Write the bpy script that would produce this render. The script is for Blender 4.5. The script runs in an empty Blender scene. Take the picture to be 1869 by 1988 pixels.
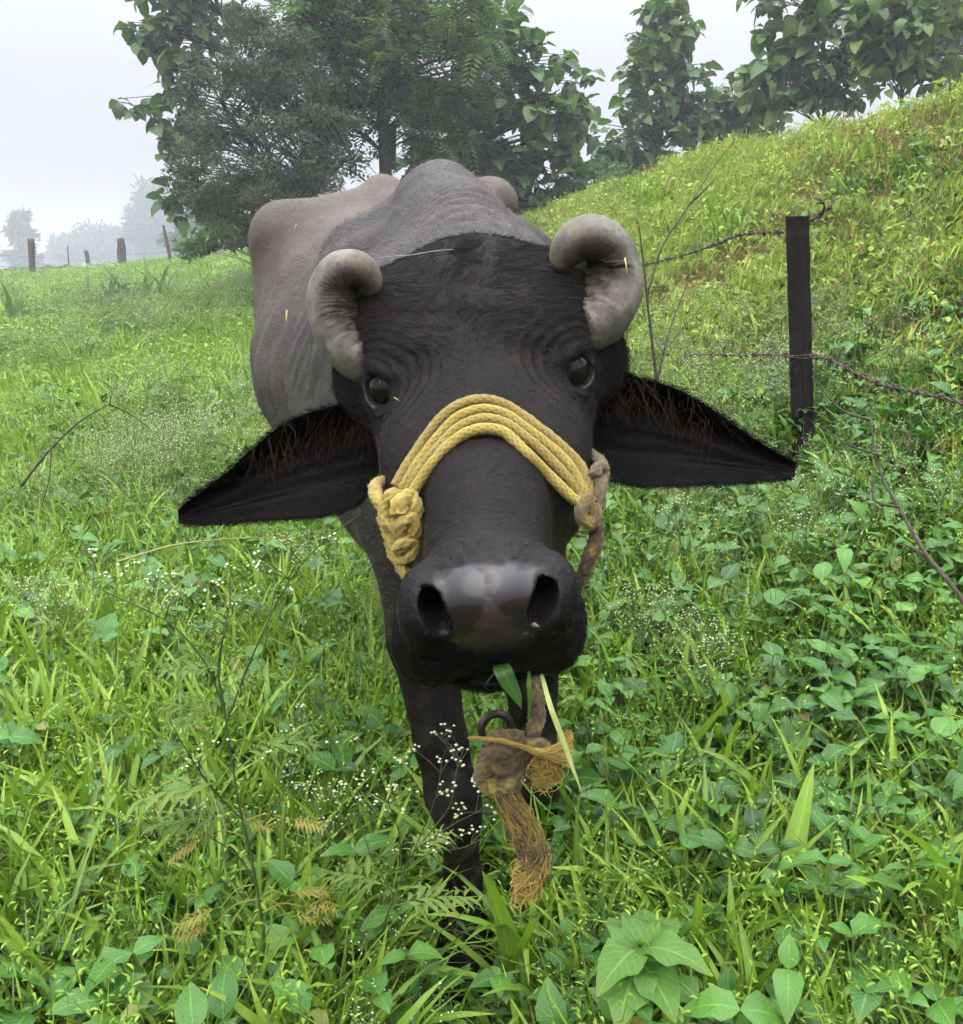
import bpy, bmesh, math, random
import numpy as np
from mathutils import Vector, Matrix

rng = np.random.default_rng(11)
random.seed(11)
R = math.radians
SC = bpy.context.scene
COL = SC.collection

# ------------------------------------------------------------------ camera
CAM = np.array([0.0, 0.0, 1.25])
PITCH = R(13.5)
FPX = 2003.0                      # focal length in pixels of a 1869 px wide picture
cam_data = bpy.data.cameras.new('camera')
cam = bpy.data.objects.new('camera', cam_data)
COL.objects.link(cam)
cam.location = CAM
cam.rotation_euler = (R(90) - PITCH, 0, 0)
cam_data.sensor_fit = 'HORIZONTAL'
cam_data.sensor_width = 36.0
cam_data.lens = 36.0 * FPX / 1869.0
cam_data.clip_start = 0.05
cam_data.clip_end = 3000
SC.camera = cam

# ------------------------------------------------------------------ world and sun (bright overcast)
SUN_EL, SUN_AZ = R(58), R(215)     # azimuth clockwise from +y
world = bpy.data.worlds.new('World')
SC.world = world
world.use_nodes = True
wn = world.node_tree
wn.nodes.clear()
w_out = wn.nodes.new('ShaderNodeOutputWorld')
w_bg = wn.nodes.new('ShaderNodeBackground')
w_sky = wn.nodes.new('ShaderNodeTexSky')
w_sky.sky_type = 'NISHITA'
w_sky.sun_disc = False
w_sky.sun_elevation = SUN_EL
w_sky.sun_rotation = SUN_AZ
w_sky.air_density = 1.0
w_sky.dust_density = 4.0
w_hsv = wn.nodes.new('ShaderNodeHueSaturation')
w_hsv.inputs['Saturation'].default_value = 0.25
# overcast cloud deck: brightened steeply towards the unseen zenith to light the scene
w_geo = wn.nodes.new('ShaderNodeNewGeometry')
w_sep = wn.nodes.new('ShaderNodeSeparateXYZ')
w_abs = wn.nodes.new('ShaderNodeMath'); w_abs.operation = 'ABSOLUTE'
w_mad = wn.nodes.new('ShaderNodeMath'); w_mad.operation = 'MULTIPLY_ADD'
CLOUD_H, CLOUD_Z = 2.75, 24.0
w_mad.inputs[1].default_value = CLOUD_Z
w_mad.inputs[2].default_value = CLOUD_H
w_noise = wn.nodes.new('ShaderNodeTexNoise')
w_noise.inputs['Scale'].default_value = 1.6
w_noise.inputs['Detail'].default_value = 4
w_nm = wn.nodes.new('ShaderNodeMapRange')
w_nm.inputs['To Min'].default_value = 0.94
w_nm.inputs['To Max'].default_value = 1.06
w_mul = wn.nodes.new('ShaderNodeMath'); w_mul.operation = 'MULTIPLY'
w_col = wn.nodes.new('ShaderNodeVectorMath'); w_col.operation = 'SCALE'
w_col.inputs[0].default_value = (0.93, 0.965, 1.03)
w_mix = wn.nodes.new('ShaderNodeMix'); w_mix.data_type = 'RGBA'
w_mix.inputs['Factor'].default_value = 0.9
L = wn.links.new
L(w_sky.outputs[0], w_hsv.inputs['Color'])
L(w_geo.outputs['Incoming'], w_sep.inputs[0])
L(w_sep.outputs['Z'], w_abs.inputs[0])
w_pow = wn.nodes.new('ShaderNodeMath'); w_pow.operation = 'POWER'
w_pow.inputs[1].default_value = 1.9
L(w_abs.outputs[0], w_pow.inputs[0])
L(w_pow.outputs[0], w_mad.inputs[0])
L(w_geo.outputs['Incoming'], w_noise.inputs['Vector'])
L(w_noise.outputs[0], w_nm.inputs['Value'])
L(w_mad.outputs[0], w_mul.inputs[0])
L(w_nm.outputs[0], w_mul.inputs[1])
L(w_mul.outputs[0], w_col.inputs['Scale'])
L(w_hsv.outputs[0], w_mix.inputs['A'])
L(w_col.outputs[0], w_mix.inputs['B'])
L(w_mix.outputs['Result'], w_bg.inputs['Color'])
w_bg.inputs['Strength'].default_value = 0.1
L(w_bg.outputs[0], w_out.inputs['Surface'])

sun_data = bpy.data.lights.new('sun', 'SUN')
sun = bpy.data.objects.new('sun', sun_data)
COL.objects.link(sun)
sun_data.energy = 0.8
sun_data.angle = R(80)
sun_data.color = (1.0, 0.96, 0.88)
_sd = Vector((math.sin(SUN_AZ) * math.cos(SUN_EL), math.cos(SUN_AZ) * math.cos(SUN_EL), math.sin(SUN_EL)))
sun.rotation_euler = _sd.to_track_quat('Z', 'Y').to_euler()
sun.location = (0, -5, 30)

SC.view_settings.view_transform = 'Standard'
SC.view_settings.look = 'None'
SC.view_settings.exposure = 1.3
SC.view_settings.gamma = 1.0
SC.view_settings.use_curve_mapping = False
SC.render.engine = 'CYCLES'
SC.cycles.max_bounces = 4
SC.cycles.diffuse_bounces = 1
SC.cycles.use_adaptive_sampling = True
SC.cycles.adaptive_threshold = 0.05
SC.cycles.adaptive_min_samples = 12
SC.cycles.glossy_bounces = 1
SC.cycles.transmission_bounces = 2
SC.cycles.volume_bounces = 0
SC.cycles.transparent_max_bounces = 6
SC.cycles.use_denoising = True
SC.cycles.caustics_reflective = False
SC.cycles.caustics_refractive = False

# ------------------------------------------------------------------ helpers
_fwd = np.array([0, math.cos(PITCH), -math.sin(PITCH)])
_upv = np.array([0, math.sin(PITCH), math.cos(PITCH)])


def at(px, py, y):
    """The point at depth y on the sight line of pixel (px, py) of the 1869 x 1988 picture."""
    d = np.array([(px - 934.5) / FPX, 0, 0]) + _upv * ((994 - py) / FPX) + _fwd
    return CAM + d * (y / d[1])


def tag(o, label=None, cat=None, group=None, kind=None):
    if label: o['label'] = label
    if cat: o['category'] = cat
    if group: o['group'] = group
    if kind: o['kind'] = kind
    return o


def empty(name, loc, label=None, cat=None, group=None, rz=0.0, kind=None):
    o = bpy.data.objects.new(name, None)
    COL.objects.link(o)
    o.location = [float(v) for v in loc]
    o.rotation_euler = (0, 0, rz)
    o.empty_display_size = 0.05
    return tag(o, label, cat, group, kind)


def np_mesh(name, V, polys, mats=(), pm=None, attrs=None, smooth=True):
    """polys: list of int arrays (n,3) / (n,4); attrs: {name: (n,) or (n,3) point values}"""
    V = np.asarray(V, np.float32)
    polys = [np.asarray(p, np.int32) for p in polys if len(p)]
    me = bpy.data.meshes.new(name)
    me.vertices.add(len(V))
    me.vertices.foreach_set('co', V.ravel())
    lv = np.concatenate([p.ravel() for p in polys])
    cnt = np.concatenate([np.full(len(p), p.shape[1], np.int32) for p in polys])
    me.loops.add(len(lv))
    me.loops.foreach_set('vertex_index', lv)
    me.polygons.add(len(cnt))
    st = np.zeros(len(cnt), np.int32)
    st[1:] = np.cumsum(cnt)[:-1]
    me.polygons.foreach_set('loop_start', st)
    me.polygons.foreach_set('use_smooth', np.full(len(cnt), smooth, bool))
    for m in mats:
        me.materials.append(m)
    if pm is not None:
        me.polygons.foreach_set('material_index', np.asarray(pm, np.int32))
    me.update(calc_edges=True)
    for k, v in (attrs or {}).items():
        set_attr(me, k, v)
    return me


def set_attr(me, k, v, dom='POINT'):
    v = np.asarray(v, np.float32)
    a = me.attributes.new(k, 'FLOAT' if v.ndim == 1 else 'FLOAT_VECTOR', dom)
    a.data.foreach_set('value' if v.ndim == 1 else 'vector', v.ravel())


def link(name, me, parent=None, loc=None):
    o = bpy.data.objects.new(name, me)
    COL.objects.link(o)
    if loc is not None:
        o.location = [float(x) for x in loc]
    if parent is not None:
        o.parent = parent
        if loc is None:      # mesh given in world coordinates
            o.location = [-x for x in parent.location] if parent.rotation_euler.z == 0 else parent.matrix_basis.inverted().translation
            if parent.rotation_euler.z:
                o.rotation_euler = (0, 0, -parent.rotation_euler.z)
    return o


def hermite(xs, ys, x):
    """smooth interpolation of columns ys at xs (non-uniform Catmull-Rom, clamped)"""
    xs = np.asarray(xs, float); ys = np.asarray(ys, float)
    if ys.ndim == 1:
        return hermite(xs, ys[:, None], x)[..., 0]
    s = np.diff(ys, axis=0) / np.diff(xs)[:, None]
    m = np.empty_like(ys)
    m[0], m[-1] = s[0], s[-1]
    h = np.diff(xs)[:, None]
    m[1:-1] = (s[:-1] * h[1:] + s[1:] * h[:-1]) / (h[1:] + h[:-1])
    mono = (s[:-1] * s[1:]) <= 0
    m[1:-1][mono] = 0
    x = np.clip(x, xs[0], xs[-1])
    i = np.clip(np.searchsorted(xs, x) - 1, 0, len(xs) - 2)
    hh = (xs[i + 1] - xs[i])
    t = ((x - xs[i]) / hh)[..., None]
    hh = hh[..., None]
    return ((2 * t**3 - 3 * t**2 + 1) * ys[i] + (t**3 - 2 * t**2 + t) * hh * m[i]
            + (-2 * t**3 + 3 * t**2) * ys[i + 1] + (t**3 - t**2) * hh * m[i + 1])


def spline(P, n):
    """n points along a smooth curve through the points P (columns may hold extra values)"""
    P = np.asarray(P, float)
    d = np.r_[0, np.cumsum(np.linalg.norm(np.diff(P[:, :3], axis=0), axis=1))]
    s = np.linspace(0, d[-1], n)
    m = np.empty_like(P)
    sl = np.diff(P, axis=0) / np.diff(d)[:, None]
    h = np.diff(d)[:, None]
    m[0], m[-1] = sl[0], sl[-1]
    m[1:-1] = (sl[:-1] * h[1:] + sl[1:] * h[:-1]) / (h[1:] + h[:-1])
    i = np.clip(np.searchsorted(d, s) - 1, 0, len(d) - 2)
    hh = (d[i + 1] - d[i])
    t = ((s - d[i]) / hh)[:, None]
    hh = hh[:, None]
    return ((2 * t**3 - 3 * t**2 + 1) * P[i] + (t**3 - 2 * t**2 + t) * hh * m[i]
            + (-2 * t**3 + 3 * t**2) * P[i + 1] + (t**3 - t**2) * hh * m[i + 1])


def frames(C):
    """parallel-transport frames along the centreline C"""
    T = np.gradient(C, axis=0)
    T /= np.linalg.norm(T, axis=1)[:, None] + 1e-12
    N = np.empty_like(C)
    a = np.array([0.0, 0, 1]) if abs(T[0][2]) < .9 else np.array([1.0, 0, 0])
    n = np.cross(np.cross(T[0], a), T[0])
    for i in range(len(C)):
        n = n - T[i] * np.dot(n, T[i])
        n /= np.linalg.norm(n) + 1e-12
        N[i] = n
    return T, N, np.cross(T, N)


def tube(C, r, seg=8, cap=True, rfun=None, flat=1.0):
    """verts and quads of a tube round centreline C with radius r (scalar or per point)"""
    C = np.asarray(C, float)
    n = len(C)
    r = np.broadcast_to(np.asarray(r, float), (n,))
    T, N, B = frames(C)
    a = np.linspace(0, 2 * np.pi, seg, endpoint=False)
    rr = r[:, None] * np.ones(seg)
    if rfun is not None:
        rr = rr * rfun(np.arange(n)[:, None], a[None, :])
    V = C[:, None] + rr[..., None] * (np.cos(a)[None, :, None] * N[:, None] + flat * np.sin(a)[None, :, None] * B[:, None])
    V = V.reshape(-1, 3)
    i = np.arange(n - 1)[:, None] * seg
    j = np.arange(seg)[None, :]
    k = (j + 1) % seg
    Q = np.stack([i + j, i + k, i + seg + k, i + seg + j], -1).reshape(-1, 4)
    Tq = []
    if cap:
        V = np.vstack([V, C[0], C[-1]])
        b = n * seg
        jj = np.arange(seg)
        kk = (jj + 1) % seg
        Tq = np.vstack([np.stack([kk, jj, np.full(seg, b)], -1), np.stack([(n - 1) * seg + jj, (n - 1) * seg + kk, np.full(seg, b + 1)], -1)])
    return V, Q, Tq


class MB:
    """collects vertices, quads and triangles (with a per-vertex 3-vector attribute) for one mesh"""
    def __init__(s):
        s.v, s.q, s.t, s.a, s.qm, s.tm, s.n = [], [], [], [], [], [], 0

    def add(s, V, Q=(), T=(), a=(0.5, 0.0, 0.0), m=0):
        V = np.asarray(V, float).reshape(-1, 3)
        s.v.append(V)
        a = np.asarray(a, float)
        s.a.append(np.broadcast_to(a, (len(V), 3)))
        if len(Q):
            s.q.append(np.asarray(Q) + s.n); s.qm.append(np.full(len(Q), m))
        if len(T):
            s.t.append(np.asarray(T) + s.n); s.tm.append(np.full(len(T), m))
        s.n += len(V)
        return s

    def mesh(s, name, mats, smooth=True):
        pol, pm = [], []
        if s.q: pol.append(np.concatenate(s.q)); pm.append(np.concatenate(s.qm))
        if s.t: pol.append(np.concatenate(s.t)); pm.append(np.concatenate(s.tm))
        return np_mesh(name, np.concatenate(s.v), pol, mats, np.concatenate(pm), {'leafc': np.concatenate(s.a)}, smooth)


def vnoise(P, seed=0):
    """smooth value noise in 0..1 at points P (n,3) or (n,2)"""
    P = np.asarray(P, float)
    i = np.floor(P).astype(np.int64)
    f = P - i
    f = f * f * (3 - 2 * f)
    out = np.zeros(len(P))
    D = P.shape[1]
    for c in range(1 << D):
        w = np.ones(len(P)); h = np.full(len(P), seed * 7919 + 17, np.int64)
        for k in range(D):
            b = (c >> k) & 1
            w = w * (f[:, k] if b else 1 - f[:, k])
            h = (h * 73856093) ^ ((i[:, k] + b) * (19349663, 83492791, 49979687)[k])
        h = (h ^ (h >> 13)) * 1274126177
        h = (h ^ (h >> 16)) & 0xffff
        out += w * (h / 65535.0)
    return out


# ------------------------------------------------------------------ materials
def mat(name):
    m = bpy.data.materials.new(name)
    m.use_nodes = True
    nt = m.node_tree
    nt.nodes.clear()
    out = nt.nodes.new('ShaderNodeOutputMaterial')
    return m, nt, out


class NT:
    def __init__(s, nt): s.nt = nt
    def n(s, typ, **kw):
        nd = s.nt.nodes.new('ShaderNode' + typ)
        for k, v in kw.items():
            if k.startswith('_'): setattr(nd, k[1:], v)
            else:
                sk = nd.inputs[int(k[1:])] if k[0] == 'i' and k[1:].isdigit() else nd.inputs[k.replace('_', ' ')]
                if hasattr(v, 'is_output'): s.nt.links.new(v, sk)
                else: sk.default_value = v
        return nd
    def attr(s, name): return s.n('Attribute', _attribute_name=name)
    def math(s, op, a, b=0.0, c=0.0, clamp=False):
        return s.n('Math', _operation=op, _use_clamp=clamp, i0=a, i1=b, i2=c).outputs[0]
    def mix(s, f, a, b):
        nd = s.nt.nodes.new('ShaderNodeMix'); nd.data_type = 'RGBA'
        for k, v in (('Factor', f), ('A', a), ('B', b)):
            sk = [i for i in nd.inputs if i.name == k and (i.type == 'RGBA' or k == 'Factor' and i.type == 'VALUE')][0]
            if hasattr(v, 'is_output'): s.nt.links.new(v, sk)
            else: sk.default_value = v if not isinstance(v, tuple) or len(v) == 4 else (*v, 1)
        return nd.outputs['Result'] if False else [o for o in nd.outputs if o.type == 'RGBA'][0]
    def noise(s, vec, scale, detail=3, rough=.55, dist=0.0):
        nd = s.n('TexNoise', Scale=scale, Detail=detail, Roughness=rough, Distortion=dist)
        if vec is not None: s.nt.links.new(vec, nd.inputs['Vector'])
        return nd.outputs[0]
    def remap(s, v, a, b, c=0.0, d=1.0):
        return s.n('MapRange', Value=v, From_Min=a, From_Max=b, To_Min=c, To_Max=d).outputs[0]
    def ramp(s, f, stops):
        nd = s.n('ValToRGB', Fac=f)
        cr = nd.color_ramp
        while len(cr.elements) < len(stops): cr.elements.new(.5)
        for e, (p, c) in zip(cr.elements, stops):
            e.position = p; e.color = (*c, 1)
        return nd.outputs[0]
    def bump(s, h, strength=.5, dist=.01, normal=None):
        nd = s.n('Bump', Strength=strength, Distance=dist, Height=h)
        if normal is not None: s.nt.links.new(normal, nd.inputs['Normal'])
        return nd.outputs[0]


def simple_mat(name, c1, c2, scale=20, rough=.7, bump=.3, bdist=.004, spec=.4, metallic=0.0, detail=4):
    m, nt, out = mat(name)
    g = NT(nt)
    co = g.n('TexCoord').outputs['Object']
    f = g.remap(g.noise(co, scale, detail), .3, .7)
    col = g.mix(f, c1, c2)
    nb = g.bump(g.noise(co, scale * 4, 4), bump, bdist)
    p = g.n('BsdfPrincipled', Base_Color=col, Roughness=rough, Normal=nb, Metallic=metallic, Specular_IOR_Level=spec)
    nt.links.new(p.outputs[0], out.inputs[0])
    return m
# ------------------------------------------------------------------ the buffalo: a distance field turned into one mesh
def smin(a, b, k):
    h = np.clip(.5 + .5 * (b - a) / k, 0, 1)
    return b * (1 - h) + a * h - k * h * (1 - h)


def smax(a, b, k):
    return -smin(-a, -b, k)


def ell(P, c, r, axes=None):
    p = P - np.asarray(c)
    if axes is not None:
        p = p @ np.asarray(axes).T
    r = np.asarray(r, float)
    k0 = np.linalg.norm(p / r, axis=1)
    k1 = np.linalg.norm(p / (r * r), axis=1) + 1e-9
    return k0 * (k0 - 1) / k1


def cap(P, a, b, r1, r2):
    a = np.asarray(a, float); b = np.asarray(b, float)
    ba = b - a
    h = np.clip((P - a) @ ba / (ba @ ba), 0, 1)
    return np.linalg.norm(P - a - h[:, None] * ba, axis=1) - (r1 + (r2 - r1) * h)


def chain(P, pts, k=.02):
    d = None
    for (p, r), (q, s) in zip(pts[:-1], pts[1:]):
        c = cap(P, p, q, r, s)
        d = c if d is None else smin(d, c, k)
    return d


def loft(a, l, z, tab, ends=.03):
    """distance to a body of changing superelliptic section; tab rows: axial, half width, top, bottom, top exponent, bottom exponent, widest level"""
    tab = np.asarray(tab, float)
    q = hermite(tab[:, 0], tab[:, 1:], a)
    W, T, B, nt_, nb, m = [q[:, i] for i in range(6)]
    cz = T + (B - T) * m
    dz = z - cz
    h = np.where(dz > 0, T - cz, cz - B)
    n = np.where(dz > 0, nt_, nb)
    r = ((np.abs(l) / W) ** n + (np.abs(dz) / h) ** n) ** (1 / n) + 1e-6
    rad = np.sqrt(l * l + dz * dz)
    d = np.where(r > .2, (r - 1) * rad / r, -np.minimum(W, h) * .8)
    return smax(d, np.maximum(tab[0, 0] - a, a - tab[-1, 0]), ends)


# head frame: X to the picture's right, F towards the muzzle, U out of the forehead
_E, _M = at(924, 700, 1.13), at(944, 1094, 0.80)
HF = _M - _E
HF = HF / np.linalg.norm(HF)
_roll = R(6.8)
HX = np.array([1.0, 0, 0]) * math.cos(_roll) + _upv * math.sin(_roll)
HX = HX - HF * (HX @ HF)
HX /= np.linalg.norm(HX)
HU = np.cross(HX, HF)
if HU[2] < 0: HU = -HU
HM = np.stack([HX, HF, HU])            # world -> local rows
HO = _E - HF * 0.17                     # local origin: forehead line, level with the poll


def to_head(P): return (P - HO) @ HM.T
def from_head(p): return np.asarray(p, float) @ HM + HO


HEAD = [  # F, half width, top, bottom, top exponent, bottom exponent, widest level
    (-.11, .095, .000, -.150, 2.2, 2.0, .5),
    (-.05, .146, .036, -.185, 3.2, 2.0, .36),
    (.01, .158, .046, -.205, 3.6, 2.0, .34),
    (.07, .155, .039, -.222, 3.5, 2.0, .34),
    (.125, .132, .022, -.228, 2.9, 2.0, .40),
    (.19, .112, .002, -.226, 2.6, 2.0, .45),
    (.26, .103, -.004, -.218, 2.4, 2.1, .50),
    (.32, .080, -.005, -.196, 2.15, 2.2, .60),
    (.385, .060, -.007, -.165, 2.2, 2.2, .60),
    (.445, .057, -.008, -.146, 2.3, 2.2, .55),
    (.495, .062, -.006, -.134, 2.6, 2.4, .60),
    (.545, .062, -.014, -.122, 2.6, 2.6, .60)]
EYE = np.array([.0990, .145, -.036])
EYE_N = np.array([.52, .74, .42]); EYE_N /= np.linalg.norm(EYE_N)
EYE_R = .0256


def sd_head(P):
    p = to_head(P)
    p[:, 0] += .060 * np.clip(-p[:, 2], 0, .14) * np.clip((p[:, 1] - .38) / .10, 0, 1)      # jaw swung a little to one side
    q = p.copy()
    q[:, 0] = np.abs(q[:, 0])
    X, F, U = q.T
    d = loft(F, X, U, HEAD, .045)
    # narrower bridge of the nose standing on the wider jaw
    d = smin(d, ell(q, (0.0, .39, -.05), (.054, .14, .047)), .02)
    # brow, orbit, cheek ridge, jaw muscle
    d = smin(d, ell(q, (.082, .112, -.006), (.040, .050, .030)), .03)
    d = smin(d, ell(q, (.088, .142, -.040), (.036, .042, .040)), .02)
    d = smin(d, ell(q, (.074, .245, -.075), (.030, .085, .040)), .03)
    d = smin(d, ell(q, (.080, .170, -.130), (.034, .11, .075)), .03)
    d = smin(d, cap(q, (.100, .03, -.04), (.132, .050, -.072), .052, .042), .04)     # horn base
    # hollow beside the brow and in front of the eye
    d = smax(d, -ell(q, (.060, .235, .018), (.030, .060, .018)), .03)
    d = smin(d, cap(q, (.095, .015, -.085), (.140, .030, -.105), .048, .034), .03)     # ear root
    # muzzle: lips, chin, nostril wings
    d = smin(d, ell(q, (.051, .497, -.097), (.034, .050, .036)), .02)
    d = smin(d, ell(q, (0, .480, -.128), (.052, .055, .030)), .012)
    d = smin(d, ell(q, (.054, .514, -.050), (.024, .040, .034)), .016)
    d = smin(d, ell(q, (0, .528, -.040), (.034, .030, .034)), .02)
    # mouth cleft
    d = smax(d, -ell(q, (0, .535, -.124), (.060, .035, .0035)), .006)
    # nostrils
    NP = hermite([0, .25, .5, .75, 1], [(.052, .548, -.012, .0040), (.050, .559, -.018, .0075), (.045, .569, -.026, .0094), (.038, .577, -.039, .0088), (.029, .582, -.053, .0050)], np.linspace(0, 1, 9))
    d = smax(d, -chain(q, [(w_[:3], w_[3]) for w_ in NP], .004), .004)
    for w_ in NP[1:8]:
        d = smax(d, -cap(q, w_[:3], np.array([.046, .500, -.040]), w_[3], .009), .003)
    # eyelids and socket
    d = smin(d, np.linalg.norm(q - EYE, axis=1) - (EYE_R + .0032), .012)
    t1 = np.cross(EYE_N, [0, .25, 1.0]); t1 /= np.linalg.norm(t1)
    t2 = np.cross(t1, EYE_N)
    if t2[2] < 0: t2 = -t2
    e = (q - (EYE + EYE_N * (EYE_R + .004))) @ np.stack([t1, t2, EYE_N]).T
    d = smin(d, ell(e, (0, .0205, -.003), (.024, .0085, .0095)), .008)
    d = smax(d, -ell(e, (0, -.0030, 0), (.0243, .0184, .0155)), .0028)
    return d


# trunk frame
_W = at(853, 322, 1.95)
BA = np.array([-.21, .978, 0]); BA /= np.linalg.norm(BA)
BL = np.array([BA[1], -BA[0], 0])
B0 = np.array([_W[0] + .005, _W[1], 0])
HOOK_L, HOOK_R = at(546, 403, 2.62), at(952, 352, 2.76)
SACR = at(742, 345, 2.85)
TRUNK = [  # b, half width, top, bottom, top exp, bottom exp, widest level
    (-.38, .120, 1.16, .74, 2.0, 2.0, .55),
    (-.22, .165, 1.30, .66, 1.9, 2.0, .55),
    (-.02, .235, 1.370, .64, 1.8, 2.1, .55),
    (.20, .268, 1.355, .66, 1.85, 2.2, .52),
    (.45, .300, 1.350, .67, 1.9, 2.3, .50),
    (.66, .318, 1.385, .70, 2.0, 2.3, .46),
    (.85, .325, 1.415, .74, 2.2, 2.2, .42),
    (1.02, .270, 1.395, .80, 2.1, 2.1, .42),
    (1.17, .150, 1.33, .88, 2.0, 2.0, .45)]


def bpt(b, l, z):
    p = B0 + BA * b + BL * l
    return np.array([p[0], p[1], z])


LEG_L = [(at(800, 1040, 1.80), .074), (at(820, 1240, 1.71), .060), (at(855, 1440, 1.65), .044), (at(876, 1540, 1.63), .045), (at(888, 1580, 1.63), .038),
         (at(898, 1690, 1.66), .032), (at(902, 1770, 1.67), .038), (at(902, 1810, 1.64), .040), (at(902, 1850, 1.61), .055)]
LEG_R = [(at(1020, 1000, 1.86), .080), (at(1025, 1220, 1.86), .066), (at(1035, 1400, 1.88), .044), (at(1042, 1490, 1.88), .045), (at(1050, 1530, 1.88), .038),
         (at(1080, 1610, 1.93), .036), (at(1088, 1665, 1.95), .042), (at(1092, 1690, 1.92), .040), (at(1095, 1715, 1.89), .055)]


def hind(side, db):
    s = side
    w = -.07 if s < 0 else .19
    return [(bpt(.92 + db * .1, .15 * s, 1.05), .17), (bpt(.80 + db * .4, (.10 + w * .4) * s, .74), .115), (bpt(.98 + db, w * s, .50), .060), (bpt(1.02 + db, w * s, .42), .052),
            (bpt(.95 + db, w * s, .20), .040), (bpt(.92 + db, w * s, .10), .046), (bpt(.88 + db, w * s, .02), .056)]


HIND_L, HIND_R = hind(-1, -.20), hind(1, -.02)
TAIL = [(bpt(1.15, 0, 1.30), .035), (bpt(1.25, .0, 1.10), .026), (bpt(1.27, .02, .80), .018), (bpt(1.26, .02, .55), .014)]


def sd_body(P):
    r = P - B0
    b, l, z = r @ BA, r @ BL, P[:, 2]
    d = loft(b, l, z, TRUNK, .06)
    # hip bones, loin, sacrum
    d = smin(d, ell(P, HOOK_L - [0, 0, .058], (.060, .085, .058)), .065)
    d = smin(d, ell(P, HOOK_R - [0, 0, .058], (.060, .085, .058)), .065)
    d = smin(d, chain(P, [(HOOK_L - [-.05, 0, .15], .11), (bpt(.52, -.235, .99), .110)], .05), .10)
    d = smin(d, chain(P, [(HOOK_L - [0, 0, .06], .050), (SACR - [0, 0, .075], .058), (HOOK_R - [0, 0, .06], .050)], .04), .07)
    d = smin(d, ell(P, SACR - [0, 0, .032], (.036, .065, .036)), .03)
    d = smin(d, chain(P, [(SACR - [0, 0, .050], .034), (bpt(.62, 0, 1.372), .030), (bpt(.35, 0, 1.345), .030), (_W - [0, -.10, .075], .035)], .03), .045)
    # sunken flank
    for s in (-1, 1):
        d = smax(d, -ell(P, bpt(.60, .40 * s, 1.20), (.06, .07, .08)), .09)
    # withers and crest of the neck
    d = smin(d, ell(P, _W - [0, -.03, .088], (.060, .20, .075)), .08)
    d = smin(d, ell(P, at(907, 398, 1.70) - [0, 0, .035], (.028, .05, .032)), .035)
    pc = from_head((0, -.05, -.02))
    d = smin(d, chain(P, [(_W - [0, 0, .075], .050), (at(897, 372, 1.74) - [0, 0, .055], .046), (at(912, 432, 1.52) - [0, 0, .05], .05), (pc, .06)], .05), .09)
    n0 = bpt(-.08, 0, 1.10)
    n2 = from_head((0, -.03, -.10))
    n1 = n0 * .5 + n2 * .5 + np.array([0, 0, -.01])
    nk = P.copy()
    d = smin(d, chain(nk, [(n0, .225), (n1, .178), (n2, .125)], .08), .08)
    d = smin(d, chain(P, [(bpt(-.12, 0, .92), .17), (from_head((0, -.01, -.17)), .085)], .05), .09)
    # shoulders, brisket
    for s in (-1, 1):
        d = smin(d, chain(P, [(bpt(.03, .14 * s, 1.24), .085), (bpt(-.04, .12 * s + .01, .98), .080)], .05), .08)
    d = smin(d, ell(P, bpt(-.22, .03, .78), (.09, .13, .13)), .08)
    for leg in (LEG_L, LEG_R):
        d = smin(d, chain(P, leg, .02), .05)
    for leg in (HIND_L, HIND_R):
        d = smin(d, chain(P, leg, .025), .06)
    d = smin(d, chain(P, TAIL, .03), .03)
    return d


def sdf(P):
    y = P[:, 1]
    d = np.full(len(P), 1.0)
    mb = y > 1.10
    d[mb] = sd_body(P[mb])
    mh = (y < 1.62) & (P[:, 2] > .78)
    k = .045
    if mh.any():
        d[mh] = smin(d[mh], sd_head(P[mh]), k)
    return d


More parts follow.
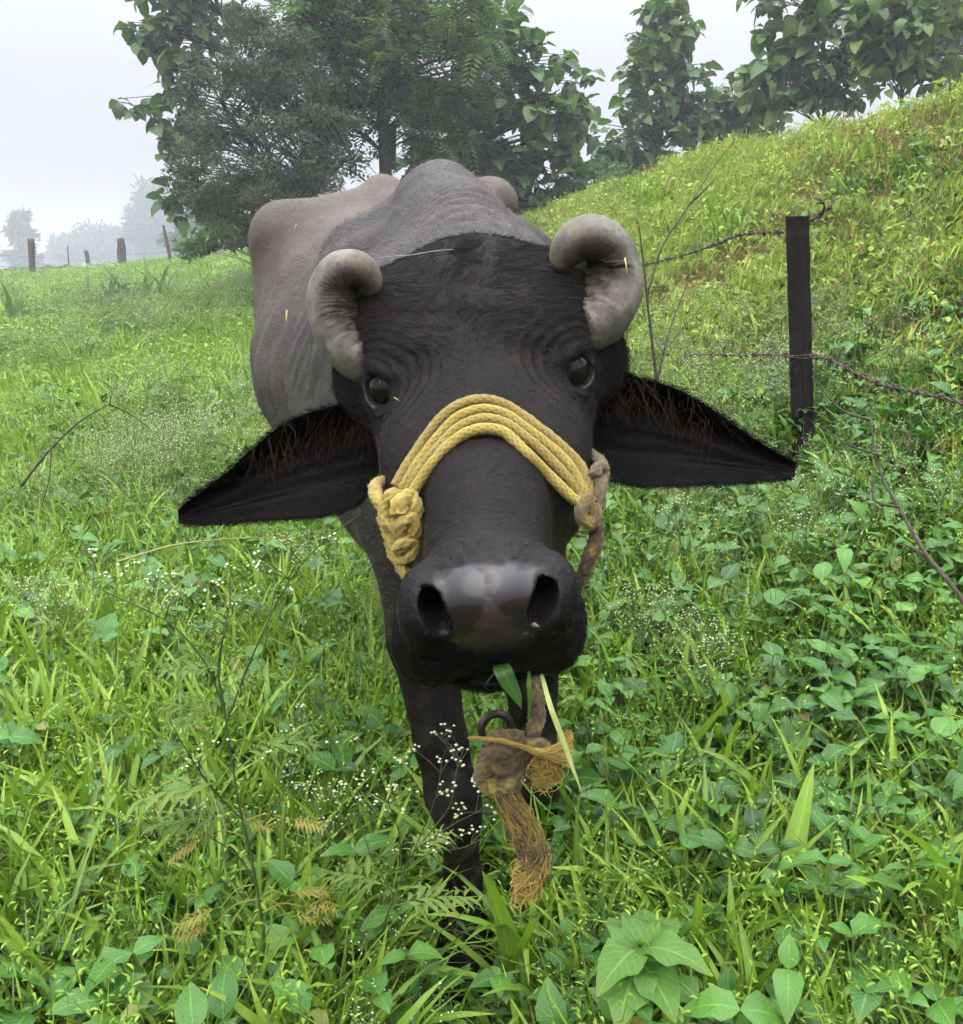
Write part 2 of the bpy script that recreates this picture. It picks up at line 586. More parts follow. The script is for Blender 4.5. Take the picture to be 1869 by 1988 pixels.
def surface_nets(f, lo, hi, h, blk=8):
    lo = np.asarray(lo, float); hi = np.asarray(hi, float)
    nb = np.ceil((hi - lo) / (h * blk)).astype(int)
    n = nb * blk + 1
    bi = np.stack(np.meshgrid(*[np.arange(k) for k in nb], indexing='ij'), -1).reshape(-1, 3)
    cen = lo + (bi + .5) * blk * h
    dc = f(cen)
    act = np.abs(dc) < h * blk * 1.15
    D = np.zeros(n, np.float32)
    for b, v in zip(bi[~act], dc[~act]):
        D[b[0] * blk:b[0] * blk + blk + 1, b[1] * blk:b[1] * blk + blk + 1, b[2] * blk:b[2] * blk + blk + 1] = 1 if v > 0 else -1
    o = np.stack(np.meshgrid(*[np.arange(blk + 1)] * 3, indexing='ij'), -1)
    ab = bi[act]
    for s in range(0, len(ab), 400):
        bb = ab[s:s + 400]
        idx = bb[:, None, None, None, :] * blk + o
        v = f((lo + idx * h).reshape(-1, 3)).astype(np.float32)
        D[idx[..., 0], idx[..., 1], idx[..., 2]] = v.reshape(idx.shape[:-1])
    S = D < 0
    cnt = np.zeros(n - 1, np.int8)
    for c in range(8):
        i, j, k = c & 1, c >> 1 & 1, c >> 2
        cnt += S[i:n[0] - 1 + i, j:n[1] - 1 + j, k:n[2] - 1 + k]
    cells = np.argwhere((cnt > 0) & (cnt < 8))
    vid = np.full(n - 1, -1, np.int32)
    vid[cells[:, 0], cells[:, 1], cells[:, 2]] = np.arange(len(cells))
    off = np.array([(c & 1, c >> 1 & 1, c >> 2) for c in range(8)])
    cv = D[cells[:, None, 0] + off[:, 0], cells[:, None, 1] + off[:, 1], cells[:, None, 2] + off[:, 2]]
    acc = np.zeros((len(cells), 3)); num = np.zeros(len(cells))
    for i in range(8):
        for a in range(3):
            j = i | (1 << a)
            if j == i: continue
            x = (cv[:, i] < 0) != (cv[:, j] < 0)
            t = cv[:, i] / np.where(cv[:, i] == cv[:, j], 1, cv[:, i] - cv[:, j])
            p = off[i] + t[:, None] * (off[j] - off[i])
            acc[x] += p[x]; num[x] += 1
    V = lo + (cells + acc / num[:, None]) * h
    quads = []
    for a in range(3):
        u, w = (a + 1) % 3, (a + 2) % 3
        s0 = [slice(1, -1)] * 3; s1 = [slice(1, -1)] * 3
        s0[a] = slice(0, n[a] - 1); s1[a] = slice(1, n[a])
        A, Bq = S[tuple(s0)], S[tuple(s1)]
        e = np.argwhere(A != Bq)
        ins = A[e[:, 0], e[:, 1], e[:, 2]]
        g = e + 1
        g[:, a] -= 1
        du = np.zeros(3, int); du[u] = 1
        dw = np.zeros(3, int); dw[w] = 1
        g4 = [g - du - dw, g - dw, g, g - du]
        q = np.stack([vid[x[:, 0], x[:, 1], x[:, 2]] for x in g4], -1)
        q[~ins] = q[~ins][:, ::-1]
        quads.append(q)
    return V, np.concatenate(quads)


def project(f, V, it=2):
    e = .0006
    for _ in range(it):
        d = f(V)
        g = np.stack([f(V + np.eye(3)[i] * e) - d for i in range(3)], -1) / e
        V = V - np.clip(d / np.maximum((g * g).sum(1), .2), -.006, .006)[:, None] * g
    return V


V, Q = surface_nets(sdf, (-.80, .68, -.05), (.42, 3.35, 1.62), .009)
V = project(sdf, V, 1)
bm = bmesh.new()
_me = np_mesh('tmp', V, [Q])
bm.from_mesh(_me)
bpy.data.meshes.remove(_me)
for lvl in range(2):
    bm.verts.ensure_lookup_table()
    co = np.array([v.co for v in bm.verts])
    hl = to_head(co)
    inn = (hl[:, 1] > (-.12 if lvl == 0 else -.03)) & (co[:, 1] < 1.40) & (hl[:, 2] > -.20)
    inn &= (lvl == 0) | (hl[:, 1] > .0)
    if lvl == 0:
        inn |= (co[:, 2] > 1.10) & (co[:, 1] < 2.1)
    es = [e for e in bm.edges if inn[e.verts[0].index] and inn[e.verts[1].index]]
    bmesh.ops.subdivide_edges(bm, edges=es, cuts=1, use_grid_fill=True)
    bm.verts.ensure_lookup_table()
    co = project(sdf, np.array([v.co for v in bm.verts]), 2 if lvl else 1)
    for v, c in zip(bm.verts, co):
        v.co = c
for _ in range(1):
    bmesh.ops.smooth_vert(bm, verts=bm.verts, factor=.35, use_axis_x=True, use_axis_y=True, use_axis_z=True)
body_me = bpy.data.meshes.new('water_buffalo')
bm.to_mesh(body_me)
bm.free()

# skin folds
nv = len(body_me.vertices)
V = np.empty(nv * 3, np.float32); body_me.vertices.foreach_get('co', V); V = V.reshape(-1, 3).astype(float)
Nn = np.empty(nv * 3, np.float32); body_me.vertex_normals.foreach_get('vector', Nn); Nn = Nn.reshape(-1, 3)


def gauss(x, s): return np.exp(-(x / s) ** 2)


def sstep(a, b, x):
    t = np.clip((x - a) / (b - a), 0, 1)
    return t * t * (3 - 2 * t)


hl = to_head(V)
q = hl.copy(); q[:, 0] = np.abs(q[:, 0])
jit = vnoise(V * 40, 3) - .5
disp = np.zeros(nv)
head_m = sstep(1.36, 1.28, V[:, 1]) * (V[:, 2] > .8)
# folds ringing the upper, inner side of each eye
ex = q - EYE
t1 = np.cross(EYE_N, [0, .25, 1.0]); t1 /= np.linalg.norm(t1); t2 = np.cross(t1, EYE_N)
if t2[2] < 0: t2 = -t2
eu, ev = ex @ t1, ex @ t2
if t1[0] > 0: eu = -eu                       # eu positive towards the middle of the forehead
er = np.sqrt((eu * .95) ** 2 + ev ** 2) + jit * .006
ang = np.arctan2(ev, eu)
ring = sstep(.029, .036, er) * sstep(.082, .055, er) * sstep(-.75, -.1, ang) * sstep(2.6, 2.0, ang)
disp += head_m * ring * .0036 * (np.abs(np.sin(er * np.pi / .0105)) ** .6 - .6)
ring2 = gauss(er - .030, .004) * sstep(-2.6, -2.0, ang) * sstep(-.2, -.8, ang)
disp += head_m * ring2 * .0022
ring3 = sstep(.027, .031, er) * sstep(.05, .04, er) * (ang < 0)
disp += head_m * ring3 * .0008 * np.sin(er * 2 * np.pi / .006)
# horizontal wrinkles over the end of the nose, pebbled skin round the pad
nw = gauss(q[:, 1] - .455, .035) * sstep(-.06, -.03, q[:, 2]) * head_m
disp += nw * .0010 * vnoise(V * 30, 6) * np.sin((q[:, 1] + .25 * q[:, 0] ** 2 / .05 + jit * .016) * 2 * np.pi / .0085)
pb = gauss(q[:, 1] - .500, .016) * sstep(-.03, -.012, q[:, 2]) * head_m
disp += pb * .0030 * (vnoise(V * 260, 5) - .5)
# forehead: coarse waves of the coat
disp += head_m * sstep(.12, .0, q[:, 1]) * .0007 * (vnoise(np.stack([hl[:, 0] * 30, hl[:, 1] * 110, hl[:, 2] * 30], 1), 8) - .5)
# neck folds behind the poll
c0 = at(905, 500, 1.42)
dn = np.linalg.norm((V - c0) * [1, .45, 1], axis=1) + jit * .008
nk = sstep(1.34, 1.40, V[:, 1]) * sstep(1.78, 1.66, V[:, 1]) * (V[:, 2] > 1.15) * gauss(V[:, 0] - c0[0], .10)
disp += nk * .0036 * np.sin(dn * 2 * np.pi / .019)
# ribs and slack skin on the flank
br = (V - B0) @ BA
bl = (V - B0) @ BL
rib = sstep(.26, .36, br) * sstep(.70, .55, br) * sstep(.12, .2, np.abs(bl)) * sstep(.55, .75, V[:, 2]) * sstep(1.34, 1.22, V[:, 2])
disp += rib * .0055 * np.sin((br - .12 * (V[:, 2] - 1.0) + (vnoise(V * 5, 2) - .5) * .05) * 2 * np.pi / .088)
fold = sstep(-.2, 0, br) * sstep(.36, .20, br) * (V[:, 2] > 1.0)
disp += fold * .0030 * np.sin((br * .8 + (V[:, 2] - 1.2) * .9 + (vnoise(V * 4, 9) - .5) * .08) * 2 * np.pi / .075)
disp += (vnoise(V * 14, 4) - .5) * .004 * (1 - head_m)
V = V + Nn * disp[:, None]
body_me.vertices.foreach_set('co', V.astype(np.float32).ravel())

# ears: cupped leaves of hide with a thickness, joined to the same mesh
def ear(side):
    """rows of points from the ear's root to its tip, front skin and back skin"""
    if side < 0:
        top = [(735, 800, 1.235), (690, 785, 1.245), (620, 795, 1.245), (560, 818, 1.235), (500, 862, 1.225), (430, 925, 1.215), (375, 965, 1.205), (345, 991, 1.20)]
        bot = [(730, 935, 1.20), (700, 978, 1.20), (640, 1000, 1.20), (570, 1008, 1.20), (500, 1012, 1.20), (430, 1017, 1.20), (380, 1018, 1.20), (347, 1016, 1.20)]
    else:
        top = [(1140, 725, 1.245), (1190, 722, 1.255), (1250, 735, 1.255), (1320, 758, 1.25), (1390, 800, 1.24), (1450, 842, 1.235), (1510, 880, 1.225), (1545, 899, 1.22)]
        bot = [(1150, 905, 1.21), (1180, 930, 1.215), (1240, 944, 1.215), (1300, 945, 1.215), (1370, 941, 1.215), (1430, 938, 1.215), (1500, 932, 1.215), (1543, 926, 1.22)]
    T = spline([at(*p) for p in top], 60)
    Bt = spline([at(*p) for p in bot], 60)
    nv_ = 36
    v = np.linspace(0, 1, nv_)
    u = np.linspace(0, 1, 60)
    G = T[:, None] * (1 - v)[None, :, None] + Bt[:, None] * v[None, :, None]
    cup = .075 * (np.sin(np.pi * v ** .8) ** .8)[None, :] * ((1 - u) ** .55)[:, None]
    ridge = .010 * np.exp(-((v[None, :] - .72 + .10 * u[:, None]) / .07) ** 2) * np.sin(np.pi * np.clip(u, 0, 1))[:, None] ** .7
    ridge += .006 * np.exp(-((v[None, :] - .55) / .05) ** 2) * np.sin(np.pi * np.clip(u * 1.3, 0, 1))[:, None]
    G = G + np.array([0, 1.0, -.12]) * cup[..., None] - np.array([0, 1.0, 0]) * ridge[..., None]
    thick = (.009 + .008 * (1 - u)) * np.clip((1.02 - u) / .10, .15, 1) ** .5
    edge = np.sin(np.pi * v) ** .35
    Bk = G + np.array([0, 1.0, .0]) * (thick[:, None] * edge[None, :])[..., None]
    n = 60 * nv_
    VV = np.concatenate([G.reshape(-1, 3), Bk.reshape(-1, 3)])
    i = np.arange(59)[:, None] * nv_
    j = np.arange(nv_ - 1)[None, :]
    f = np.stack([i + j, i + nv_ + j, i + nv_ + j + 1, i + j + 1], -1).reshape(-1, 4)
    b_ = f[:, ::-1] + n
    t = np.arange(59) * nv_
    e1 = np.stack([t, n + t, n + t + nv_, t + nv_], -1)
    t = t + nv_ - 1
    e2 = np.stack([t, t + nv_, n + t + nv_, n + t], -1)
    k = 59 * nv_ + np.arange(nv_ - 1)
    e3 = np.stack([k, n + k, n + k + 1, k + 1], -1)
    QQ = np.concatenate([f, b_, e1, e2, e3])
    if side < 0: QQ = QQ[:, ::-1]
    return VV, QQ, G, (u, v)


ear_l, ear_r = ear(-1), ear(1)
bm = bmesh.new()
bm.from_mesh(body_me)
for VV, QQ, _, _ in (ear_l, ear_r):
    vs = [bm.verts.new(p) for p in VV]
    for qd in QQ:
        bm.faces.new([vs[k] for k in qd])
bmesh.ops.recalc_face_normals(bm, faces=bm.faces)
bm.to_mesh(body_me)
bm.free()
body_me.polygons.foreach_set('use_smooth', np.ones(len(body_me.polygons), bool))
nt_all = len(body_me.vertices)
V = np.empty(nt_all * 3, np.float32); body_me.vertices.foreach_get('co', V); V = V.reshape(-1, 3).astype(float)
is_ear = np.zeros(nt_all); is_ear[nv:] = 1
hl = to_head(V); q = hl.copy(); q[:, 0] = np.abs(q[:, 0])
hm = sstep(1.46, 1.30, V[:, 1]) * (V[:, 2] > .75)
hm = np.maximum(hm, is_ear)
legm = sstep(1.0, .62, V[:, 2]) * sstep(2.1, 1.95, V[:, 1])  # legs and brisket: dark hair plus shade painted into the tone
br = (V - B0) @ BA
tan = sstep(.1, .85, br) * sstep(.8, 1.25, V[:, 2])
_nz = (vnoise(V * 130, 15) - .5) * .020 + (vnoise(V * 45, 16) - .5) * .020
pad = sstep(.508, .530, q[:, 1] + _nz) * sstep(-.082, -.062, q[:, 2] + _nz * .6) * sstep(.052, .038, q[:, 0] + .25 * (-.02 - q[:, 2]) + _nz * .7) * (1 - is_ear)
damp = .5 * sstep(.40, .50, q[:, 1]) * (1 - is_ear) * hm
lid = gauss(np.abs(np.sqrt(((q - EYE) @ t1 / .0250) ** 2 + (((q - EYE) @ t2 + .003) / .0195) ** 2) - 1.0), .06) * sstep(.0, -.010, (q - EYE) @ t2) * (np.linalg.norm(q - EYE, axis=1) < .034) * (1 - is_ear)
rim = np.zeros(nt_all)
set_attr(body_me, 'headness', np.maximum(hm, legm))
set_attr(body_me, 'tan', tan)
set_attr(body_me, 'wet', np.maximum(pad, damp * .35))
dryt = sstep(.004, -.004, q[:, 0] - .026 * np.clip((-.012 - q[:, 2]) / .045, .12, 1.2) + (vnoise(V * 260, 12) - .5) * .007)
set_attr(body_me, 'dry', dryt * pad)
set_attr(body_me, 'pad', pad)
set_attr(body_me, 'lid', lid)
set_attr(body_me, 'ear', is_ear)

m_skin, nt, out = mat('buffalo_hide')
g = NT(nt)
P_ = g.n('NewGeometry').outputs['Position']
hd = g.attr('headness').outputs['Fac']
tn = g.attr('tan').outputs['Fac']
wet = g.attr('wet').outputs['Fac']
n1 = g.noise(P_, 7, 5)
n2 = g.noise(P_, 90, 4)
n3 = g.noise(P_, 420, 3)
body_c = g.mix(g.remap(n1, .3, .7), (.034, .0290, .0300), (.055, .0470, .0470))
body_c = g.mix(g.math('MULTIPLY', g.remap(g.noise(P_, 34, 5, .7), .48, .72), .55), body_c, (.090, .078, .072))
body_c = g.mix(g.math('MULTIPLY', g.remap(g.noise(P_, 15, 5, .7), .50, .72), .55), body_c, (.026, .022, .021))
body_c = g.mix(tn, body_c, g.mix(g.remap(n1, .35, .65), (.066, .049, .038), (.106, .077, .057)))
head_c = g.mix(g.remap(n1, .35, .65), (.0031, .0027, .0028), (.0078, .0066, .0064))
head_c = g.mix(g.math('MULTIPLY', g.remap(n2, .45, .75), .6), head_c, (.0145, .011, .0098))
head_c = g.mix(g.math('MULTIPLY', g.remap(g.noise(P_, 19, 4, .65), .50, .70), .7), head_c, (.018, .0118, .0090))
col = g.mix(hd, body_c, head_c)
zz = g.n('SeparateXYZ', Vector=P_).outputs[2]
col = g.mix(g.math('MULTIPLY', g.remap(zz, .62, .25), g.remap(g.noise(P_, 24, 5, .7), .47, .66)), col, (.042, .031, .022))
col = g.mix(g.math('MULTIPLY', g.remap(n3, .55, .8), g.remap(hd, 0, 1, .15, .05)), col, (.10, .085, .078))
col = g.mix(g.attr('pad').outputs['Fac'], col, (.030, .017, .017))
col = g.mix(g.math('MULTIPLY', wet, 2.2, clamp=True), col, (.0028, .0026, .0030))
col = g.mix(g.attr('pad').outputs['Fac'], col, (.012, .008, .009))
col = g.mix(g.attr('dry').outputs['Fac'], col, (.038, .022, .021))
col = g.mix(g.math('MULTIPLY', g.attr('lid').outputs['Fac'], .9), col, (.16, .155, .165))
er_ = g.attr('ear').outputs['Fac']
col = g.mix(g.math('MULTIPLY', er_, .9), col, (.0030, .0023, .0021))
dry = g.attr('dry').outputs['Fac']
rough = g.remap(wet, 0, 1, .58, .12)
rough = g.math('ADD', rough, g.math('MULTIPLY', g.math('SUBTRACT', n2, .5), .35))
rough = g.math('ADD', g.math('MAXIMUM', rough, .10), g.math('MULTIPLY', dry, .35))
notpad = g.math('SUBTRACT', 1.0, g.math('MULTIPLY', g.attr('pad').outputs['Fac'], g.math('SUBTRACT', .93, g.math('MULTIPLY', dry, .6))))
vor = g.n('TexVoronoi', Vector=P_, Scale=330.0).outputs['Distance']
b1 = g.bump(g.noise(P_, 160, 5), g.math('MULTIPLY', notpad, .30), .002)
b2 = g.bump(vor, g.math('MULTIPLY', notpad, .35), .0012, b1)
b3 = g.bump(g.noise(P_, 45, 4, .65), g.math('MULTIPLY', notpad, .45), .006, b2)
crk = g.n('TexVoronoi', Vector=g.n('VectorMath', _operation='ADD', i0=P_, i1=g.n('VectorMath', _operation='SCALE', i0=g.n('TexNoise', Vector=P_, Scale=9.0).outputs['Color'], Scale=.08).outputs[0]).outputs[0], Scale=75.0, _feature='DISTANCE_TO_EDGE').outputs['Distance']
b3 = g.bump(g.remap(crk, 0, .10), g.math('MULTIPLY', g.math('SUBTRACT', 1.0, hd), .35), .003, b3)
p = g.n('BsdfPrincipled', Base_Color=col, Roughness=rough, Normal=b3, Specular_IOR_Level=g.math('ADD', g.remap(wet, 0, 1, .09, .40), g.math('MULTIPLY', g.math('SUBTRACT', 1.0, hd), .20)))
p.inputs['Sheen Weight'].default_value = 0.0
p.inputs['Sheen Roughness'].default_value = .45
nt.links.new(g.math('MULTIPLY', g.math('MULTIPLY', g.attr('pad').outputs['Fac'], g.math('SUBTRACT', 1.0, dry)), .45), p.inputs['Coat Weight'])
p.inputs['Coat Roughness'].default_value = .13
nt.links.new(b3, p.inputs['Coat Normal'])
nt.links.new(p.outputs[0], out.inputs[0])

body_me.materials.append(m_skin)
buffalo = empty('water_buffalo', (B0[0], B0[1], 0), 'dark grey water buffalo with curled horns and drooping ears facing the camera', 'buffalo')
body = link('body', body_me, buffalo)

# eyes
m_eye, nt, out = mat('eye_dark')
g = NT(nt)
p = g.n('BsdfPrincipled', Base_Color=(.006, .0045, .004, 1), Roughness=.04, Specular_IOR_Level=.34)
nt.links.new(p.outputs[0], out.inputs[0])
def uv_sphere(c, r, nu=24, nv_=14, sq=(1, 1, 1)):
    t = np.linspace(0, np.pi, nv_)
    a = np.linspace(0, 2 * np.pi, nu, endpoint=False)
    Vs = np.stack([np.sin(t)[:, None] * np.cos(a), np.sin(t)[:, None] * np.sin(a), np.cos(t)[:, None] * np.ones(nu)], -1) * r * np.asarray(sq) + np.asarray(c)
    i = np.arange(nv_ - 1)[:, None] * nu; j = np.arange(nu)[None]; k = (j + 1) % nu
    return Vs.reshape(-1, 3), np.stack([i + j, i + nu + j, i + nu + k, i + k], -1).reshape(-1, 4)
for s in (-1, 1):
    c = from_head(EYE * [s, 1, 1])
    Ve, Qe = uv_sphere(from_head((EYE + EYE_N * .0012) * [s, 1, 1]), EYE_R, 32, 20)
    link('eye', np_mesh('eye', Ve, [Qe], [m_eye]), buffalo)

# horns
m_horn, nt, out = mat('horn_keratin')
g = NT(nt)
P_ = g.n('NewGeometry').outputs['Position']
lc = g.attr('leafc')
sp = g.n('SeparateXYZ', Vector=lc.outputs['Vector'])
crk, al, inn_ = sp.outputs[0], sp.outputs[1], sp.outputs[2]
n1 = g.noise(P_, 28, 5); n2 = g.noise(P_, 130, 4)
c = g.mix(g.remap(n1, .32, .68), (.085, .076, .062), (.195, .180, .148))
c = g.mix(g.remap(n2, .52, .75), c, (.070, .060, .048))
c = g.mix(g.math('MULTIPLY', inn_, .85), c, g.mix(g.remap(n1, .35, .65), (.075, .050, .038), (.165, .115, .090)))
c = g.mix(g.math('MULTIPLY', g.remap(al, .62, 1.0), g.remap(n2, .45, .6)), c, (.19, .13, .06))
c = g.mix(g.math('MULTIPLY', g.remap(al, .30, .0), g.remap(n1, .38, .55)), c, (.06, .065, .035))
n4 = g.noise(P_, 55, 6, .7)
c = g.mix(g.math('MULTIPLY', g.remap(n4, .50, .66), .75), c, (.060, .050, .038))
c = g.mix(g.math('MULTIPLY', crk, .8), c, (.045, .028, .020))
hol = g.math('MULTIPLY', g.math('MULTIPLY', g.remap(inn_, .12, .45), g.remap(al, .30, .44)), g.remap(al, .95, .80))  # hollow of the curl: dirt, with shade put into the colour
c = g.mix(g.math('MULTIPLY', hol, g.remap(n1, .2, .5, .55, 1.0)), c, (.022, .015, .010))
fine = g.n('TexWave', Vector=lc.outputs['Vector'], Scale=14.0, Distortion=6.0, Detail=4.0, _bands_direction='Y')
b1 = g.bump(n2, .5, .002)
b2 = g.bump(fine.outputs['Fac'], g.math('MULTIPLY', inn_, .45), .0018, b1)
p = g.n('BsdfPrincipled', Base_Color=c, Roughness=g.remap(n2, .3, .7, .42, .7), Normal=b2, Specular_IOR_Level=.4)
nt.links.new(p.outputs[0], out.inputs[0])


def horn(pts, seed):
    """pts: px, py, depth, radius in picture pixels (at 1.2 m)"""
    C = np.array([np.r_[at(a, b, d), r * 1.2 / FPX] for a, b, d, r in pts])
    C = spline(C, 110)
    n = len(C)
    seg = 40
    T_, N_, B_ = frames(C[:, :3])
    cen = np.average(C[45:, :3], axis=0)
    a = np.linspace(0, 2 * np.pi, seg, endpoint=False)
    s = np.linspace(0, 1, n)
    r = C[:, 3].copy()
    tip = np.clip((s - .93) / .07, 0, 1)
    r *= np.sqrt(np.maximum(1 - tip ** 2, .0004))
    view = -_fwd
    VV = np.zeros((n, seg, 3)); inner = np.zeros((n, seg)); crs = np.zeros((n, seg))
    for i in range(n):
        inw = cen - C[i, :3]; inw -= T_[i] * (inw @ T_[i]); inw /= np.linalg.norm(inw) + 1e-9
        dirs = np.cos(a)[:, None] * N_[i] + np.sin(a)[:, None] * B_[i]
        ci = dirs @ inw; cv = dirs @ view
        base = np.clip(1 - s[i] / .62, 0, 1) ** .7
        face = np.clip(.75 * ci + .66 * cv, 0, 1)
        ph = np.arctan2(cv, ci)
        crease = face ** .9 * base * (.085 * np.sin(s[i] * 88 + 2.2 * np.sin(2 * ph + seed * 5)) + .055 * np.sin(s[i] * 173 + 3 * np.sin(3 * ph + seed)))
        dish = .50 * face ** 2 * np.clip(1 - abs(s[i] - .40) / .45, 0, 1)
        lump = .05 * np.sin(s[i] * 17 + 2 * ph + seed * 9) + .03 * np.sin(s[i] * 41 + 3 * ph)
        rr = r[i] * (1 - crease - dish + lump * .5)
        VV[i] = C[i, :3] + rr[:, None] * dirs
        crs[i] = np.clip(crease * 14, 0, 1)
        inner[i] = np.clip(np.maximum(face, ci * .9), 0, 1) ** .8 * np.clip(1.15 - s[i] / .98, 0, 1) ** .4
    mb = MB()
    i = np.arange(n - 1)[:, None] * seg; j = np.arange(seg)[None]; k = (j + 1) % seg
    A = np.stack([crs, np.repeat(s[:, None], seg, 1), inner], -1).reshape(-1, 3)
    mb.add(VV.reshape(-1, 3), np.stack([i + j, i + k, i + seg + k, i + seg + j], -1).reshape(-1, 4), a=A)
    return mb.mesh('horn', [m_horn])


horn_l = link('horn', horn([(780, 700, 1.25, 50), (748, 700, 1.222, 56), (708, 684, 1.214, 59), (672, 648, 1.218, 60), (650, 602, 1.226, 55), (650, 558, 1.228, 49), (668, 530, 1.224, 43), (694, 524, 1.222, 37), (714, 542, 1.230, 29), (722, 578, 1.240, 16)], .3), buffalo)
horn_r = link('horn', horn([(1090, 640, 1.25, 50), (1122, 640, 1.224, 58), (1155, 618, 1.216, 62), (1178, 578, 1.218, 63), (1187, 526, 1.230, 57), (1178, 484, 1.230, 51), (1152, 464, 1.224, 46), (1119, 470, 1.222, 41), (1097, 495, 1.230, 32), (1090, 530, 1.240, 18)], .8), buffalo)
# ------------------------------------------------------------------ hair of the buffalo
from mathutils.bvhtree import BVHTree
body_me.calc_loop_triangles()
ntri = len(body_me.loop_triangles)
TRI = np.empty(ntri * 3, np.int32); body_me.loop_triangles.foreach_get('vertices', TRI); TRI = TRI.reshape(-1, 3)
BV = np.empty(nt_all * 3, np.float32); body_me.vertices.foreach_get('co', BV); BV = BV.reshape(-1, 3).astype(float)
BN = np.empty(nt_all * 3, np.float32); body_me.vertex_normals.foreach_get('vector', BN); BN = BN.reshape(-1, 3).astype(float)
bvh = BVHTree.FromPolygons([tuple(v) for v in BV], [tuple(t) for t in TRI])
_a = BV[TRI]
TA = np.linalg.norm(np.cross(_a[:, 1] - _a[:, 0], _a[:, 2] - _a[:, 0]), axis=1) / 2
TC = _a.mean(1)
TN = BN[TRI].mean(1); TN /= np.linalg.norm(TN, axis=1)[:, None] + 1e-9


def hair_mat(name, c_root, c_tip, rough=.45, spec=.07):
    m, nt, out = mat(name)
    g = NT(nt)
    hi = g.n('HairInfo')
    c = g.mix(hi.outputs['Intercept'], c_root, c_tip)
    c = g.mix(g.math('MULTIPLY', hi.outputs['Random'], .6), c, tuple(.4 * x for x in c_tip))
    p = g.n('BsdfPrincipled', Base_Color=c, Roughness=rough, Specular_IOR_Level=spec)
    nt.links.new(p.outputs[0], out.inputs[0])
    return m


def sample(weight, n):
    w = TA * weight
    k = rng.choice(ntri, n, p=w / w.sum())
    b = rng.dirichlet((1, 1, 1), n)
    P = (BV[TRI[k]] * b[..., None]).sum(1)
    return P, TN[k]


def make_hair(name, P, N, D, length, lift, curl, rad, m, parent, bend=0.0, pts=5):
    """curves rooted at P; D flow direction; lift 0..1 away from the skin; bend pulls tips down"""
    n = len(P)
    D = D - N * (D * N).sum(1)[:, None]
    D = D / (np.linalg.norm(D, axis=1)[:, None] + 1e-9)
    lift = np.broadcast_to(lift, (n,))[:, None]
    d0 = N * lift + D * (1 - lift) + rng.normal(0, curl, (n, 3))
    d0 /= np.linalg.norm(d0, axis=1)[:, None]
    d1 = D * .9 + N * lift * .4 + rng.normal(0, curl, (n, 3))
    d1 /= np.linalg.norm(d1, axis=1)[:, None]
    length = np.broadcast_to(length, (n,))[:, None]
    X = np.zeros((n, pts, 3))
    X[:, 0] = P - N * .0008
    for i in range(1, pts):
        t = i / (pts - 1)
        d = d0 * (1 - t) + d1 * t
        d = d + np.array([0, 0, -1.0]) * bend * t
        d /= np.linalg.norm(d, axis=1)[:, None]
        X[:, i] = X[:, i - 1] + d * length / (pts - 1)
    h = bpy.data.hair_curves.new(name)
    h.add_curves([pts] * n)
    h.attributes['position'].data.foreach_set('vector', X.astype(np.float32).ravel()) if 'position' in h.attributes else h.position_data.foreach_set('vector', X.astype(np.float32).ravel())
    ra = h.attributes.get('radius') or h.attributes.new('radius', 'FLOAT', 'POINT')
    rr = np.tile(np.linspace(1, .15, pts), (n, 1)) * rad
    ra.data.foreach_set('value', rr.astype(np.float32).ravel())
    h.materials.append(m)
    o = link(name, h, parent)
    return o


hair_dark = hair_mat('coat_hair', (.007, .006, .006), (.030, .024, .021))
hair_black = hair_mat('black_hair', (.003, .0027, .0027), (.010, .0085, .008))
hair_face = hair_mat('face_hair', (.004, .0035, .0035), (.040, .033, .030))
hair_grey = hair_mat('body_fuzz', (.07, .058, .050), (.205, .180, .158))
hair_red = hair_mat('ear_hair', (.020, .013, .011), (.11, .062, .040))
tl = to_head(TC); tq = tl.copy(); tq[:, 0] = np.abs(tq[:, 0])
t_ear = is_ear[TRI[:, 0]] > .5
t_head = (TC[:, 1] < 1.40) & (tl[:, 1] > -.10) & (TC[:, 2] > .8) & ~t_ear
front = ((CAM - TC) * TN).sum(1) > -.25 * np.linalg.norm(CAM - TC, axis=1)
eye_d = np.linalg.norm(tq - EYE, axis=1)
noeye = eye_d > .031
# forehead: combed sideways from the middle line
w = (t_head & front & noeye) * sstep(.19, .12, tl[:, 1]) * (tl[:, 2] > -.12)
P, N = sample(w, 15000)
pl = to_head(P)
D = HX * (np.sign(pl[:, :1]) * np.clip(np.abs(pl[:, :1]) * 12, 0, 1) + .1) + HF * (.35 - pl[:, 1:2] * 2.5) + np.array([0, 0, .15])
D = D + (np.stack([vnoise(P * 22, 21), vnoise(P * 22, 22), vnoise(P * 22, 23)], 1) - .5) * 1.3
make_hair('forehead_hair', P, N, D, rng.uniform(.014, .028, len(P)), .12, .16, .00032, hair_dark, buffalo)
# face: short hair
w = (t_head & front & noeye) * sstep(.10, .18, tl[:, 1]) * sstep(.50, .44, tl[:, 1])
P, N = sample(w, 26000)
D = np.tile(-HF * .7, (len(P), 1)) + HX * np.sign(to_head(P)[:, :1]) * .5 + (np.stack([vnoise(P * 30, 31), vnoise(P * 30, 32), vnoise(P * 30, 33)], 1) - .5) * 1.4
make_hair('face_hair', P, N, D, rng.uniform(.005, .011, len(P)), .16, .2, .00022, hair_face, buffalo, pts=4)
